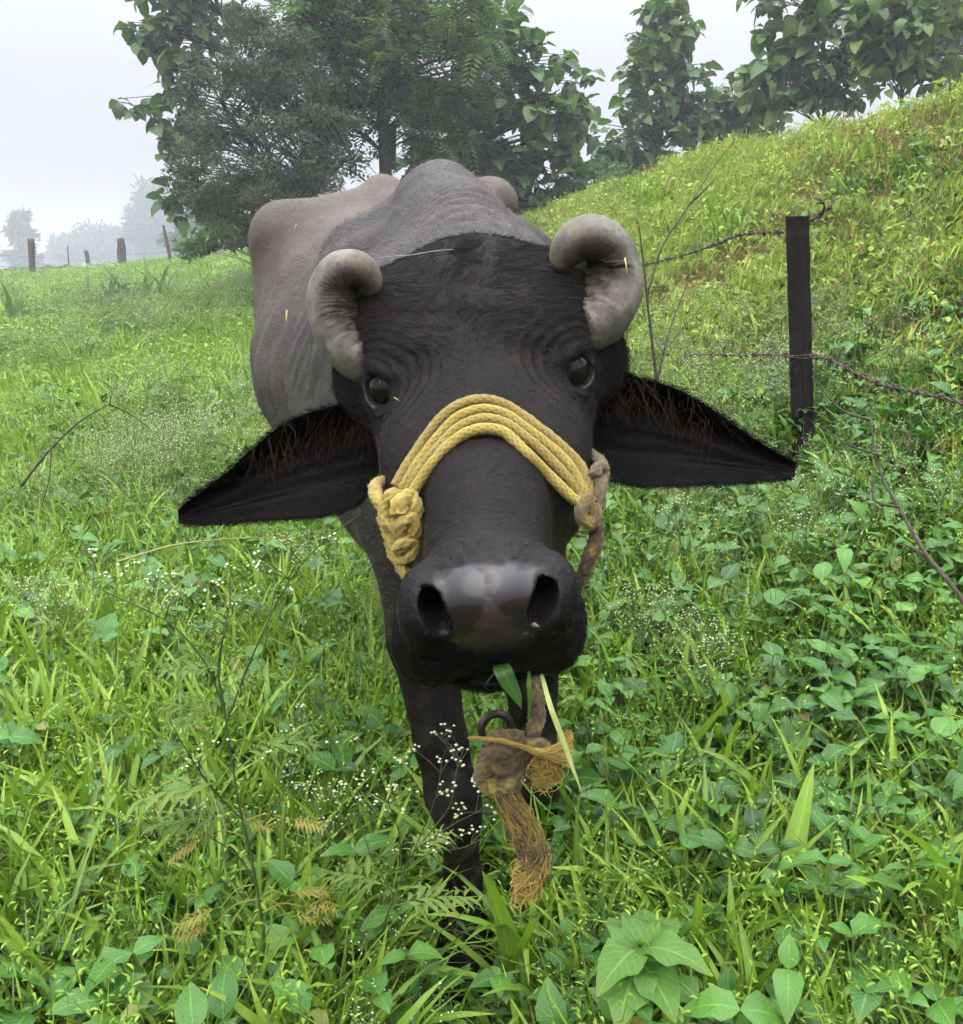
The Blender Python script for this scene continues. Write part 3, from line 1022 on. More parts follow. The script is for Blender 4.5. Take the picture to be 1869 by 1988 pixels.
# lips and chin fringe
w = (t_head & front) * sstep(.42, .47, tl[:, 1]) * (sstep(-.055, -.09, tl[:, 2]) + sstep(.055, .068, tq[:, 0]) * .25)
P, N = sample(w, 7000)
make_hair('chin_hair', P, N, np.tile(HF * .5, (len(P), 1)) + rng.normal(0, .4, (len(P), 3)), rng.uniform(.003, .009, len(P)), .50, .15, .00018, hair_black, buffalo, pts=4)
# neck, withers and back: sparse pale fuzz
w = (~t_head & ~t_ear & (TC[:, 2] > .62) & front) * np.where(TC[:, 1] < 2.1, 1.0, .45)
P, N = sample(w, 40000)
D = np.tile(BA, (len(P), 1)) + np.array([0, 0, -.5]) * np.abs((P - B0) @ BL)[:, None] * 4 + rng.normal(0, .35, (len(P), 3))
make_hair('body_fuzz', P, N, D, rng.uniform(.008, .018, len(P)), .45, .14, .00028, hair_grey, buffalo, pts=4)
# ears: short pelt outside, edge fuzz and the long fringe that hangs into the cup
for (VV, QQ, G, (u_, v_)), side in ((ear_l, -1), (ear_r, 1)):
    tip = np.array([side, 0, -.25])
    n = 2600
    ii = (rng.random(n) ** .8 * 57 + 1).astype(int); jj = np.where(rng.random(n) < .5, 0, 35)
    P = G[ii, jj] + np.array([0, .003, 0]) + rng.normal(0, .0015, (n, 3))
    outv = np.where((jj == 0)[:, None], G[ii, 0] - G[ii, 12], G[ii, 35] - G[ii, 24]); outv /= np.linalg.norm(outv, axis=1)[:, None]
    make_hair('ear_edge_hair', P, outv, np.tile(tip, (n, 1)), rng.uniform(.003, .010, n), .5, .2, .00022, hair_black, buffalo, pts=4)
    n = 170
    ii = (1 + rng.random(n) ** 1.5 * 36).astype(int); jj = (rng.random(n) * 9).astype(int)
    P = G[ii, jj]
    down = G[ii, 30] - P; down /= np.linalg.norm(down, axis=1)[:, None]
    N = np.tile(np.array([0, -1.0, .1]), (n, 1))
    make_hair('ear_fringe', P, N, down + tip * .35 + rng.normal(0, .55, (n, 3)), rng.uniform(.015, .075, n), .30, .14, .00026, hair_red, buffalo, bend=.35, pts=7)
    n = 2500
    ii = (rng.random(n) * 57 + 1).astype(int); jj = (rng.random(n) * 34 + 1).astype(int)
    P = G[ii, jj]
    make_hair('ear_pelt', P, np.tile(np.array([0, -1.0, 0]), (n, 1)), np.tile(tip, (n, 1)) + rng.normal(0, .3, (n, 3)), rng.uniform(.006, .014, n), .2, .15, .00022, hair_black, buffalo, pts=4)
# eyelashes
for s in (-1, 1):
    n = 60
    a = rng.uniform(.25, np.pi - .25, n)
    c = EYE + EYE_N * (EYE_R + .001) + t1[None] * np.cos(a)[:, None] * .019 + t2[None] * (np.sin(a)[:, None] * .0155)
    dd = EYE_N * .8 + t2 * -.15 + t1[None] * np.cos(a)[:, None] * .6
    P = from_head(c * [s, 1, 1]); dw = (dd * [s, 1, 1]) @ HM
    make_hair('eyelash', P, dw / np.linalg.norm(dw, axis=1)[:, None], np.tile(np.array([0, -.3, -1.0]), (n, 1)), rng.uniform(.010, .018, n), .75, .08, .00030, hair_dark, buffalo, pts=5)

# ------------------------------------------------------------------ rope halter
m_rope, nt, out = mat('yellow_rope')
g = NT(nt)
P_ = g.n('NewGeometry').outputs['Position']
lv = g.n('SeparateXYZ', Vector=g.attr('leafc').outputs['Vector'])
crev, dirt = lv.outputs[0], lv.outputs[1]
n1 = g.noise(P_, 60, 4); n2 = g.noise(P_, 420, 3)
c = g.mix(g.remap(n1, .35, .65), (.34, .255, .044), (.46, .370, .085))
c = g.mix(g.math('MULTIPLY', g.remap(n2, .5, .75), .4), c, (.55, .46, .18))
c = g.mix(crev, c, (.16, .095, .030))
c = g.mix(g.math('MULTIPLY', dirt, g.remap(n1, .25, .5)), c, (.10, .072, .045))
p = g.n('BsdfPrincipled', Base_Color=c, Roughness=.85, Normal=g.bump(g.noise(P_, 900, 2), .5, .001), Specular_IOR_Level=.15)
p.inputs['Sheen Weight'].default_value = .15
nt.links.new(p.outputs[0], out.inputs[0])
hair_rope = hair_mat('rope_fibre', (.40, .27, .06), (.55, .38, .10), .8, .1)
hair_mud = hair_mat('muddy_fibre', (.11, .082, .05), (.20, .15, .09), .8, .1)

halter = empty('rope_halter', at(945, 820, .98), 'yellow braided rope halter tied round the muzzle of the buffalo', 'halter')


def rope_mesh(name, C, r, dirt=0.0, lumps=0.0, seed=0, seg=20, step=.0011):
    C = np.asarray(C, float)
    ln = np.linalg.norm(np.diff(C, axis=0), axis=1).sum()
    C = spline(C, max(12, int(ln / step)))
    s = np.linspace(0, ln, len(C))
    k = 2 * np.pi / .0085
    def rf(i, a):
        b = np.cos(6 * a) * np.cos(k * s[:, None])
        nz = vnoise(np.stack([np.repeat(s, seg) * 160, np.tile(a[0], len(s)) * 2.2], 1), seed).reshape(len(s), seg) - .5
        lz = vnoise(np.stack([np.repeat(s, seg) * 45, np.tile(np.cos(a[0]), len(s)) * 1.2 + 5], 1), seed + 3).reshape(len(s), seg) - .5
        return 1 + (.13 if lumps < .2 else .19) * b + (.14 if lumps < .2 else .30) * nz + lumps * .55 * lz
    V, Qd, T_ = tube(C, r, seg, True, rf)
    a = np.linspace(0, 2 * np.pi, seg, endpoint=False)[None]
    b = np.cos(6 * a) * np.cos(k * s[:, None])
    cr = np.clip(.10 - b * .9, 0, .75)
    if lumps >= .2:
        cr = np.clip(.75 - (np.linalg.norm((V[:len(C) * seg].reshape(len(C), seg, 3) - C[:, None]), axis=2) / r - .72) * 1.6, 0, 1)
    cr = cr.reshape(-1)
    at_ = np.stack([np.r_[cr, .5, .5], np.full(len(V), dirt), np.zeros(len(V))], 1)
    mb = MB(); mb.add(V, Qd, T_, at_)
    return mb.mesh(name, [m_rope]), C


def hit_y(px, py):
    o = Vector(CAM); d = Vector(at(px, py, 1.0) - CAM).normalized()
    h = bvh.ray_cast(o, d)
    return h[0].y if h[0] is not None else 9.0


def fuzz(C, r, n, m, name, length=.006):
    k = rng.integers(1, len(C) - 1, n)
    d = rng.normal(0, 1, (n, 3)); T_ = np.gradient(C, axis=0)[k]; T_ /= np.linalg.norm(T_, axis=1)[:, None]
    d -= T_ * (d * T_).sum(1)[:, None]; d /= np.linalg.norm(d, axis=1)[:, None]
    return make_hair(name, C[k] + d * r * .9, d, T_ * np.sign(rng.normal(0, 1, (n, 1))), rng.uniform(.4, 1.4, n) * length, .5, .45, .00020, m, halter, pts=5)


STR = [[(767, 944), (794, 898), (826, 850), (856, 812), (894, 785), (940, 776), (975, 784), (1015, 808), (1050, 834), (1096, 872), (1126, 904), (1150, 962)],
       [(776, 950), (818, 890), (856, 842), (894, 807), (940, 795), (975, 802), (1015, 827), (1056, 858), (1096, 893), (1142, 964)],
       [(783, 960), (824, 902), (856, 864), (894, 829), (940, 813), (975, 820), (1015, 846), (1056, 881), (1096, 923), (1138, 978)],
       [(786, 982), (813, 936), (840, 899), (872, 864), (907, 840), (942, 832), (975, 838), (1007, 865), (1042, 900), (1083, 940), (1110, 966), (1138, 984)]]
for k, S in enumerate(STR):
    D = spline([(a, b, 0) for a, b in S], 60)[:, :2]
    hy = np.array([hit_y(a, b) for a, b in D])
    t = np.abs(np.linspace(-1, 1, 60))
    yc = hy[24:36].min()
    ye = 1.005 if k < 3 else .985
    chord = yc + (ye - yc) * t ** 1.7
    yy = np.minimum(hy, chord) - .0055
    for _ in range(6): yy[1:-1] = (yy[:-2] + yy[1:-1] * 2 + yy[2:]) / 4
    C = np.array([at(a, b, y) for (a, b), y in zip(D, yy)])
    me, Cc = rope_mesh('strand', C, .0054, dirt=(.55, .25, .4, .2)[k], seed=k)
    link('strand', me, halter)
    fuzz(Cc, .0054, 900, hair_rope, 'rope_fuzz', .0035)


def knot(name, pts, r, dirt, lumps, seed, fz=350, fm=None):
    C = [at(*p) for p in pts]
    me, Cc = rope_mesh(name, C, r, dirt, lumps, seed)
    o = link(name, me, halter)
    if fz: fuzz(Cc, r, int(fz * 2.6), fm or hair_rope, 'rope_fuzz', .0055)
    return o


knot('knot', [(783, 965, .975), (764, 962, .972), (750, 985, .972), (752, 1012, .968), (772, 1024, .962), (797, 1012, .958), (806, 988, .962), (795, 968, .970), (778, 978, .958), (776, 1002, .952)], .0078, .25, .5, 11)
knot('knot', [(748, 1000, .975), (756, 1030, .968), (770, 1056, .962), (792, 1052, .956), (803, 1030, .954), (797, 1008, .954), (780, 1016, .950), (776, 1040, .952)], .0074, .3, .5, 12)
knot('knot', [(762, 1040, .965), (764, 1068, .962), (778, 1086, .955), (796, 1074, .950), (800, 1054, .952), (784, 1054, .946), (772, 1070, .95)], .0066, .3, .5, 13)
knot('chin_rope', [(770, 1070, .958), (776, 1092, .955), (788, 1116, .952), (800, 1134, .955), (825, 1160, 1.0), (880, 1235, 1.07), (960, 1260, 1.09), (1050, 1230, 1.07), (1105, 1180, 1.02), (1128, 1125, .99)], .0056, .3, .4, 14, 250)
knot('cheek_rope', [(758, 996, .975), (741, 982, .985), (730, 964, 1.0), (728, 948, 1.02), (742, 935, 1.06), (790, 920, 1.10)], .0060, .3, .3, 15, 150)
knot('cheek_rope', [(1136, 980, .985), (1150, 1002, .980), (1160, 985, .985), (1166, 950, .995), (1168, 922, 1.02), (1168, 902, 1.06), (1152, 886, 1.10), (1120, 868, 1.13)], .0062, 1.5, .25, 16, 150)
knot('knot', [(1126, 968, .985), (1146, 978, .978), (1156, 1000, .975), (1146, 1016, .972), (1130, 1006, .972), (1130, 985, .974), (1150, 965, .980)], .0060, .9, .5, 17)
knot('cheek_rope', [(1146, 990, .985), (1156, 1020, .985), (1154, 1055, .985), (1142, 1090, .985), (1128, 1128, .99)], .0070, 1.6, .45, 18, 200, hair_mud)
knot('knot', [(1152, 925, 1.0), (1162, 908, 1.01), (1172, 914, 1.02), (1170, 932, 1.01), (1160, 940, .998)], .0058, 1.0, .4, 19, 60, hair_mud)

# iron ring, muddy knots and the frayed tail hanging under the chin
m_iron = simple_mat('dark_iron', (.030, .026, .026), (.07, .05, .045), 60, .38, .4, .002, .5, .7)
a = np.linspace(0, 2 * np.pi, 49)
rc = at(962, 1412, .955); rr_ = 30 * .98 / FPX
Cr = np.stack([rc[0] + rr_ * np.cos(a), rc[1] + .004 * np.cos(a), rc[2] + rr_ * np.sin(a)], 1)
Vr, Qr, _ = tube(Cr, .0042, 14, False)
link('ring', MB().add(Vr, Qr).mesh('ring', [m_iron]), halter)
knot('lead_rope', [(1036, 1295, .99), (1040, 1340, .97), (1043, 1390, .955), (1030, 1430, .95), (1010, 1470, .945), (1000, 1505, .945), (985, 1520, .945)], .0080, .95, .5, 21, 900, hair_mud)
knot('knot', [(950, 1440, .955), (985, 1436, .945), (1000, 1460, .94), (985, 1490, .935), (950, 1480, .94), (940, 1510, .945), (965, 1528, .94), (995, 1515, .94), (1000, 1490, .945)], .0090, .9, .9, 22, 2600, hair_mud)
knot('knot', [(945, 1470, .952), (970, 1460, .932), (1000, 1445, .942), (1005, 1420, .95)], .0080, .95, .9, 23, 700, hair_mud)
knot('knot', [(1005, 1455, .95), (1035, 1445, .945), (1058, 1455, .945), (1062, 1480, .948)], .0085, .9, .5, 24, 600, hair_mud)


U0 = rng.uniform


def tassel(name, pts, n, spread, m, rad=.00042, wob=.006):
    C = spline([at(*p) for p in pts], 24)
    off = rng.normal(0, 1, (n, 3)) * spread * np.array([1, .7, 0])
    X = np.zeros((n, 24, 3))
    ph = rng.uniform(0, 6.28, (n, 3)); fr = rng.uniform(3, 9, (n, 1))
    tt = np.linspace(0, 1, 24)
    wd = np.interp(tt, [0, .25, .5, .62, .8, 1], [.45, 1, .75, .55, .9, .25])
    for j in range(3):
        X[..., j] = C[None, :, j] + off[:, j:j + 1] * wd + np.sin(fr * tt * 2 + ph[:, j:j + 1]) * wob * (.3 + .7 * tt)
    X[..., 2] = np.where(tt > .5, X[..., 2] + (tt - .5) ** 2 * U0(0, .16, (n, 1)), X[..., 2])
    tw = np.cos(tt * 7)[None] * off[:, 1:2] * .7
    X[..., 0] += tw
    h = bpy.data.hair_curves.new(name)
    h.add_curves([24] * n)
    h.attributes['position'].data.foreach_set('vector', X.astype(np.float32).ravel())
    ra = h.attributes.get('radius') or h.attributes.new('radius', 'FLOAT', 'POINT')
    ra.data.foreach_set('value', np.full(n * 24, rad, np.float32))
    h.materials.append(m)
    return link(name, h, halter)


hair_tail = hair_mat('frayed_tail', (.26, .165, .040), (.50, .35, .095), .8, .1)
tassel('frayed_tail', [(972, 1515, .942), (990, 1560, .935), (1012, 1605, .93), (1030, 1650, .93), (1036, 1695, .93), (1024, 1725, .93), (1018, 1752, .93)], 290, .0054, hair_tail, .00045, .009)
tassel('frayed_tail', [(972, 1515, .940), (988, 1560, .933), (1008, 1605, .928), (1028, 1650, .928), (1034, 1690, .93), (1026, 1715, .93)], 70, .0058, hair_mud, .0005, .011)
tassel('frayed_tail', [(1056, 1468, .945), (1060, 1490, .942), (1056, 1512, .942), (1050, 1530, .942)], 160, .007, hair_tail, .0004, .008)
tassel('frayed_strand', [(912, 1432, .94), (960, 1436, .932), (1010, 1448, .93), (1055, 1468, .93), (1108, 1490, .935)], 60, .0018, hair_tail, .0005, .002)
# ------------------------------------------------------------------ the lie of the land
BERM_A, BERM_B = np.array([3.6, 6.5]), np.array([1.0, 16.5])
BERM_D = (BERM_B - BERM_A) / np.linalg.norm(BERM_B - BERM_A)
BERM_N = np.array([-BERM_D[1], BERM_D[0]])
QP = [-14, -8, -4, -2, -.6, 0, .4, 1.0, 1.6, 2.2, 2.7, 3.2, 4.2, 6.0]
QH = [.6, 1.2, 2.1, 2.55, 2.58, 2.5, 2.28, 1.72, 1.12, .64, .36, .18, .03, 0]


def berm_h(x, y):
    dx, dy = x - BERM_A[0], y - BERM_A[1]
    q = dx * BERM_N[0] + dy * BERM_N[1]
    t = dx * BERM_D[0] + dy * BERM_D[1]
    p = hermite(QP, QH, q)
    sc = hermite([-12, -4, 0, 6, 10.5, 16, 24, 40], [.80, .87, .86, .77, .61, .50, .38, .1], t)
    return p * sc, q, t


def height(x, y):
    x = np.asarray(x, float); y = np.asarray(y, float)
    az = x / np.maximum(y, 1.0)
    yy = np.clip(y - 2, 0, 33)
    f = .0235 * yy + .030 * np.clip(yy, 0, 27) * sstep(-.46, -.12, az)
    f = f - 2.2 * sstep(36.5, 52, y)
    b, q, t = berm_h(x, y)
    h = f * sstep(-3, 3.5, q) + np.maximum(b, 0)
    P2 = np.stack([x.ravel(), y.ravel()], 1)
    n = ((vnoise(P2 * .8, 41) - .5) * .10 + (vnoise(P2 * 2.3, 42) - .5) * .05).reshape(x.shape)
    return h + n * sstep(1.0, 4.0, np.abs(y - 1.8) + .4 * np.abs(x))


def hgt(x, y): return float(height(np.array([x]), np.array([y]))[0])


xs = np.r_[np.linspace(-214, -40, 30), np.linspace(-38, -10, 40), np.linspace(-9.7, 9.7, 98), np.linspace(10, 38, 40), np.linspace(40, 214, 30)]
ys = np.r_[np.linspace(-18, -1, 18), np.linspace(-.8, 20, 105), np.linspace(20.4, 60, 80), np.linspace(62, 410, 60)]
gx, gy = np.meshgrid(xs, ys, indexing='ij')
gz = height(gx, gy)
nx, ny = gx.shape
i = np.arange(nx - 1)[:, None] * ny; j = np.arange(ny - 1)[None]
GQ = np.stack([i + j, i + ny + j, i + ny + j + 1, i + j + 1], -1).reshape(-1, 4)
_, bq, bt = berm_h(gx.ravel(), gy.ravel())
berm_mask = sstep(2.9, 2.0, bq) * (gy.ravel() < 45)
m_ground, nt, out = mat('ground_soil_and_turf')
g = NT(nt)
P_ = g.n('NewGeometry').outputs['Position']
n1 = g.noise(P_, 1.3, 5); n2 = g.noise(P_, 14, 5); n3 = g.noise(P_, .12, 4)
c = g.mix(g.remap(n1, .3, .7), (.022, .032, .009), (.040, .062, .014))
c = g.mix(g.remap(n2, .45, .7), c, (.032, .026, .014))
far_c = g.mix(g.remap(n3, .3, .7), (.070, .125, .020), (.100, .160, .032))
sp = g.n('SeparateXYZ', Vector=P_)
c = g.mix(g.remap(sp.outputs[1], 5, 16), c, far_c)
bc = g.mix(g.remap(n1, .42, .62), (.105, .150, .032), (.105, .070, .030))
bc = g.mix(g.remap(n2, .5, .72), bc, (.050, .034, .018))
c = g.mix(g.math('MULTIPLY', g.attr('berm').outputs['Fac'], .85), c, bc)
p = g.n('BsdfPrincipled', Base_Color=c, Roughness=.95, Specular_IOR_Level=.1, Normal=g.bump(n2, .8, .05))
nt.links.new(p.outputs[0], out.inputs[0])
gme = np_mesh('ground', np.stack([gx, gy, gz], -1).reshape(-1, 3), [GQ], [m_ground], None, {'berm': berm_mask})
ground = link('ground', gme)
tag(ground, 'grassy field sloping up to a green bank', 'ground', kind='structure')


# ------------------------------------------------------------------ leaves
def leaf_mat(name, stops, rough=.42, spec=.4, trans=.35, vein=0.0, yellow=(.30, .26, .05), rnd=.5, dry=0.0, wet=0.0):
    m, nt, out = mat(name)
    g = NT(nt)
    s3 = g.n('SeparateXYZ', Vector=g.attr('leafc').outputs['Vector'])
    tone, al, ac = s3.outputs
    oi = g.n('ObjectInfo').outputs['Random']
    P_ = g.n('NewGeometry').outputs['Position']
    f = g.math('ADD', g.math('MULTIPLY', tone, 1 - rnd), g.math('MULTIPLY', oi, rnd))
    f = g.math('ADD', f, g.math('MULTIPLY', g.math('SUBTRACT', g.noise(P_, 1.1, 3), .5), .55))
    c = g.ramp(g.math('MAXIMUM', f, 0.0), stops)
    c = g.mix(g.math('MULTIPLY', g.remap(al, .8, 1.05), .3), c, yellow)
    if dry:
        c = g.mix(g.remap(tone, 1 - dry, 1 - dry + .02), c, (.30, .215, .085))
    if vein:
        mid = g.remap(g.math('ABSOLUTE', ac), .0, .10, 1, 0)
        lat = g.n('Math', _operation='SINE', i0=g.math('MULTIPLY', g.math('SUBTRACT', al, g.math('MULTIPLY', g.math('ABSOLUTE', ac), .28)), 55.0)).outputs[0]
        lat = g.remap(lat, .75, 1.0)
        vv = g.math('MAXIMUM', mid, g.math('MULTIPLY', lat, .45))
        c = g.mix(g.math('MULTIPLY', vv, vein), c, tuple(min(1, 1.9 * x + .02) for x in stops[-1][1]))
        nb = g.bump(vv, .35, .002)
    else:
        mid = g.remap(g.math('ABSOLUTE', ac), .0, .18, 1, 0)
        c = g.mix(g.math('MULTIPLY', mid, .25), c, tuple(min(1, 1.5 * x) for x in stops[-1][1]))
        nb = g.bump(g.noise(P_, 260, 2), .12, .002)
    r = rough
    if wet:
        drop = g.n('TexVoronoi', Vector=P_, Scale=230.0).outputs['Distance']
        dm = g.math('MULTIPLY', g.remap(drop, .30, .22), g.remap(g.noise(P_, 9, 2), .50, .60))
        nb = g.bump(g.math('MULTIPLY', dm, 1.0), wet, .002, nb)
        r = g.remap(dm, 0, 1, rough, .08)
    p = g.n('BsdfPrincipled', Base_Color=c, Roughness=r, Specular_IOR_Level=spec, Normal=nb)
    t = g.n('BsdfTranslucent', Color=g.mix(.45, c, g.n('VectorMath', _operation='MULTIPLY', i0=c, i1=(1.5, 1.6, .5)).outputs[0]))
    mx = g.n('MixShader', Fac=trans)
    nt.links.new(p.outputs[0], mx.inputs[1]); nt.links.new(t.outputs[0], mx.inputs[2])
    nt.links.new(mx.outputs[0], out.inputs[0])
    return m


m_grass = leaf_mat('grass_blade', [(0, (.042, .100, .012)), (.35, (.115, .225, .020)), (.65, (.205, .352, .032)), (1, (.320, .440, .060))], .45, .35, .28, dry=.010, wet=.3)
m_weed = leaf_mat('weed_leaf', [(0, (.016, .060, .011)), (.5, (.048, .145, .019)), (1, (.110, .260, .036))], .38, .38, .20, vein=.45, dry=.02, wet=.5)
m_flower = simple_mat('pale_flower', (.46, .52, .28), (.66, .69, .46), 200, .7, .1)
m_stem = simple_mat('green_stem', (.09, .16, .035), (.16, .22, .06), 60, .6, .2, .002)
m_dull = leaf_mat('feathery_leaf', [(0, (.085, .150, .028)), (.5, (.150, .235, .045)), (1, (.230, .310, .075))], .6, .25, .3)
m_bank = leaf_mat('bank_grass', [(0, (.105, .175, .028)), (.4, (.215, .315, .050)), (.7, (.315, .420, .080)), (1, (.410, .470, .120))], .6, .2, .30, dry=.08)
m_teak = leaf_mat('tree_leaf', [(0, (.028, .072, .022)), (.5, (.062, .130, .034)), (1, (.140, .220, .048))], .45, .40, .32, vein=.25)
m_frond = leaf_mat('frond_leaf', [(0, (.022, .056, .020)), (.5, (.056, .122, .032)), (1, (.165, .260, .050))], .5, .3, .35)
m_acacia = leaf_mat('acacia_leaf', [(0, (.022, .034, .024)), (.5, (.046, .064, .040)), (1, (.105, .125, .068))], .65, .2, .22)
m_far = leaf_mat('far_leaf', [(0, (.030, .058, .026)), (.5, (.050, .085, .033)), (1, (.080, .115, .042))], .7, .2, .25)
m_bark = simple_mat('bark', (.030, .024, .020), (.075, .060, .048), 25, .9, .8, .02)


def blade(L_, w, az, lean, curl, nseg=5, wide=True, twist=0.0, droop=None):
    """one grass blade rooted at the origin: returns verts, quads, (along, across)"""
    t = np.linspace(0, 1, nseg + 1)
    th = lean + curl * t ** 1.4
    ds = L_ / nseg
    r = np.r_[0, np.cumsum(np.sin((th[1:] + th[:-1]) / 2) * ds)]
    z = np.r_[0, np.cumsum(np.cos((th[1:] + th[:-1]) / 2) * ds)]
    wt = w * np.clip(1.15 * (1 - t) ** .6 * (.55 + .9 * np.minimum(t * 3, 1)), .02, None) * .62
    d = np.array([math.cos(az), math.sin(az), 0]); s_ = np.array([-d[1], d[0], 0])
    c = r[:, None] * d + z[:, None] * [0, 0, 1]
    nrm = np.stack([-np.cos(th)[:, None] * d, ], 0)[0] + np.sin(th)[:, None] * [0, 0, 1]
    sv = s_ * np.cos(twist * t)[:, None] + nrm * np.sin(twist * t)[:, None]
    if wide:
        V = np.stack([c - sv * wt[:, None], c - nrm * (wt * .35)[:, None], c + sv * wt[:, None]], 1)
        k = 3
    else:
        V = np.stack([c - sv * wt[:, None], c + sv * wt[:, None]], 1)
        k = 2
    i = np.arange(nseg)[:, None] * k; j = np.arange(k - 1)[None]
    Qd = np.stack([i + j, i + j + 1, i + k + j + 1, i + k + j], -1).reshape(-1, 4)
    ac = np.tile(np.linspace(-1, 1, k), (nseg + 1, 1)).ravel()
    return V.reshape(-1, 3), Qd, np.repeat(t, k), ac


def leaf_local(shape='ovate', nl=7, k=5, fold=.22, droop=.35, wave=0.0, seed=0):
    """leaf of length 1 along +Y, upper side +Z"""
    t = np.linspace(0, 1, nl)
    if shape == 'ovate': w = .34 * np.sin(np.pi * t ** .80) ** .85 * (1 - .25 * t)
    elif shape == 'lance': w = .17 * np.sin(np.pi * t ** .75) ** .8
    elif shape == 'round': w = .46 * np.sin(np.pi * t ** .95) ** .6
    elif shape == 'teak': w = .36 * np.sin(np.pi * t ** .9) ** .65 * (1 - .12 * t)
    w = np.maximum(w, .012)
    v = np.linspace(-1, 1, k)
    X = w[:, None] * v
    Y = (t - droop * .18 * t ** 2)[:, None] * np.ones(k)
    Z = fold * np.abs(X) - droop * (t ** 2)[:, None] * .8 + .06 * np.sin(t * np.pi)[:, None]
    r = np.random.default_rng(seed)
    if wave:
        Z = Z + wave * np.sin(t * 14 + r.uniform(0, 6))[:, None] * np.abs(v) * w[:, None] * 2
    i = np.arange(nl - 1)[:, None] * k; j = np.arange(k - 1)[None]
    Qd = np.stack([i + j, i + j + 1, i + k + j + 1, i + k + j], -1).reshape(-1, 4)
    return np.stack([X, Y, Z], -1).reshape(-1, 3), Qd, np.repeat(t, k), np.tile(v, nl)


def rot(az, el, roll=0.0):
    """matrix turning +Y to azimuth az / elevation el, with roll about it"""
    d = np.array([math.cos(az) * math.cos(el), math.sin(az) * math.cos(el), math.sin(el)])
    up = np.array([-math.cos(az) * math.sin(el), -math.sin(az) * math.sin(el), math.cos(el)])
    x = np.cross(d, up)
    c, s = math.cos(roll), math.sin(roll)
    return np.stack([x * c + up * s, d, up * c - x * s], 1)


def add_leaf(mb, Lf, pos, M, size, tone, m=0):
    V, Qd, al, ac = Lf
    mb.add(V @ M.T * size + pos, Qd, a=np.stack([np.full(len(V), tone), al, ac], 1), m=m)


def add_blade(mb, pos, tone, m=0, **k):
    V, Qd, al, ac = blade(**k)
    mb.add(V + pos, Qd, a=np.stack([np.full(len(V), tone), al, ac], 1), m=m)


def stem_tube(mb, pts, r0, r1, m=0, seg=5, n=None, tone=.5):
    C = spline(pts, n or max(4, len(pts) * 2))
    V, Qd, T_ = tube(C, np.linspace(r0, r1, len(C)), seg, False)
    mb.add(V, Qd, a=(tone, .3, .9), m=m)
    return C


U = rng.uniform
LEAVES = {k: [leaf_local(k, droop=d, fold=f, wave=wv, seed=i) for i, (d, f, wv) in enumerate([(.25, .2, .05), (.55, .25, .1), (.1, .15, .05), (.8, .2, .12)])] for k in ('ovate', 'lance', 'round', 'teak')}


def proto(mb, name, mats):
    return bpy.data.objects.new(name, mb.mesh(name, mats))


def clump_broad(i):
    mb = MB()
    for _ in range(rng.integers(8, 13)):
        add_blade(mb, np.r_[rng.normal(0, .025, 2), 0], U(), L_=U(.11, .29), w=U(.005, .014), az=U(0, 6.28), lean=U(.05, .55), curl=U(.4, 1.9), nseg=6, twist=U(-.8, .8))
    return proto(mb, 'broad_grass_clump', [m_grass])


def clump_fine(i):
    mb = MB()
    for _ in range(34):
        add_blade(mb, np.r_[rng.normal(0, .04, 2), 0], U(), L_=U(.08, .24), w=U(.0022, .0050), az=U(0, 6.28), lean=U(.0, .6), curl=U(.2, 1.8), nseg=4, wide=False, twist=U(-1, 1))
    for _ in range(2):
        az = U(0, 6.28); h = U(.16, .28)
        C = stem_tube(mb, [(0, 0, 0), (.02 * math.cos(az), .02 * math.sin(az), h * .6), (.06 * math.cos(az), .06 * math.sin(az), h)], .0009, .0005, 0, 3)
        for q_ in range(9):
            add_leaf(mb, LEAVES['lance'][q_ % 4], C[-1] - (C[-1] - C[-3]) * q_ / 6, rot(U(0, 6.28), .6), .011, .8)
    return proto(mb, 'fine_grass_clump', [m_grass])


def clump_weed(i, size=1.0, shape='ovate'):
    mb = MB()
    for s_ in range(rng.integers(2, 5)):
        b = np.r_[rng.normal(0, .04, 2), 0]
        h = U(.07, .20); az = U(0, 6.28)
        top = b + [U(-.04, .04), U(-.04, .04), h]
        C = stem_tube(mb, [b, (b + top) / 2 + [U(-.01, .01), 0, 0], top], .0022, .0012, 1, 5)
        n = rng.integers(2, 5)
        for k in range(n):
            p = C[int((k + 1) / n * (len(C) - 1))]
            for sd in (0, np.pi):
                add_leaf(mb, LEAVES[shape][rng.integers(4)], p, rot(az + sd + k * 1.57 + U(-.3, .3), U(.0, .75), U(-.3, .3)), U(.035, .075) * size * (1 - .2 * k / n), U(), 0)
    return proto(mb, 'weed_clump', [m_weed, m_stem])


def clump_small(i):
    mb = MB()
    for s_ in range(7):
        b = np.r_[rng.normal(0, .06, 2), 0]
        h = U(.04, .15)
        C = stem_tube(mb, [b, b + [U(-.03, .03), U(-.03, .03), h]], .0010, .0006, 1, 3)
        for k in range(9):
            add_leaf(mb, LEAVES['ovate' if i % 2 else 'lance'][rng.integers(4)], C[rng.integers(1, len(C))], rot(U(0, 6.28), U(-.2, .8)), U(.018, .044), U(), 0)
    return proto(mb, 'small_weed_clump', [m_weed, m_stem])


def flower_head(mb, p, r, m):
    o = np.array([(1, 0, 0), (0, 1, 0), (-1, 0, 0), (0, -1, 0), (0, 0, .8), (0, 0, -.8)]) * r
    mb.add(p + o, T=[(0, 1, 4), (1, 2, 4), (2, 3, 4), (3, 0, 4), (1, 0, 5), (2, 1, 5), (3, 2, 5), (0, 3, 5)], a=(.5, .2, .9), m=m)


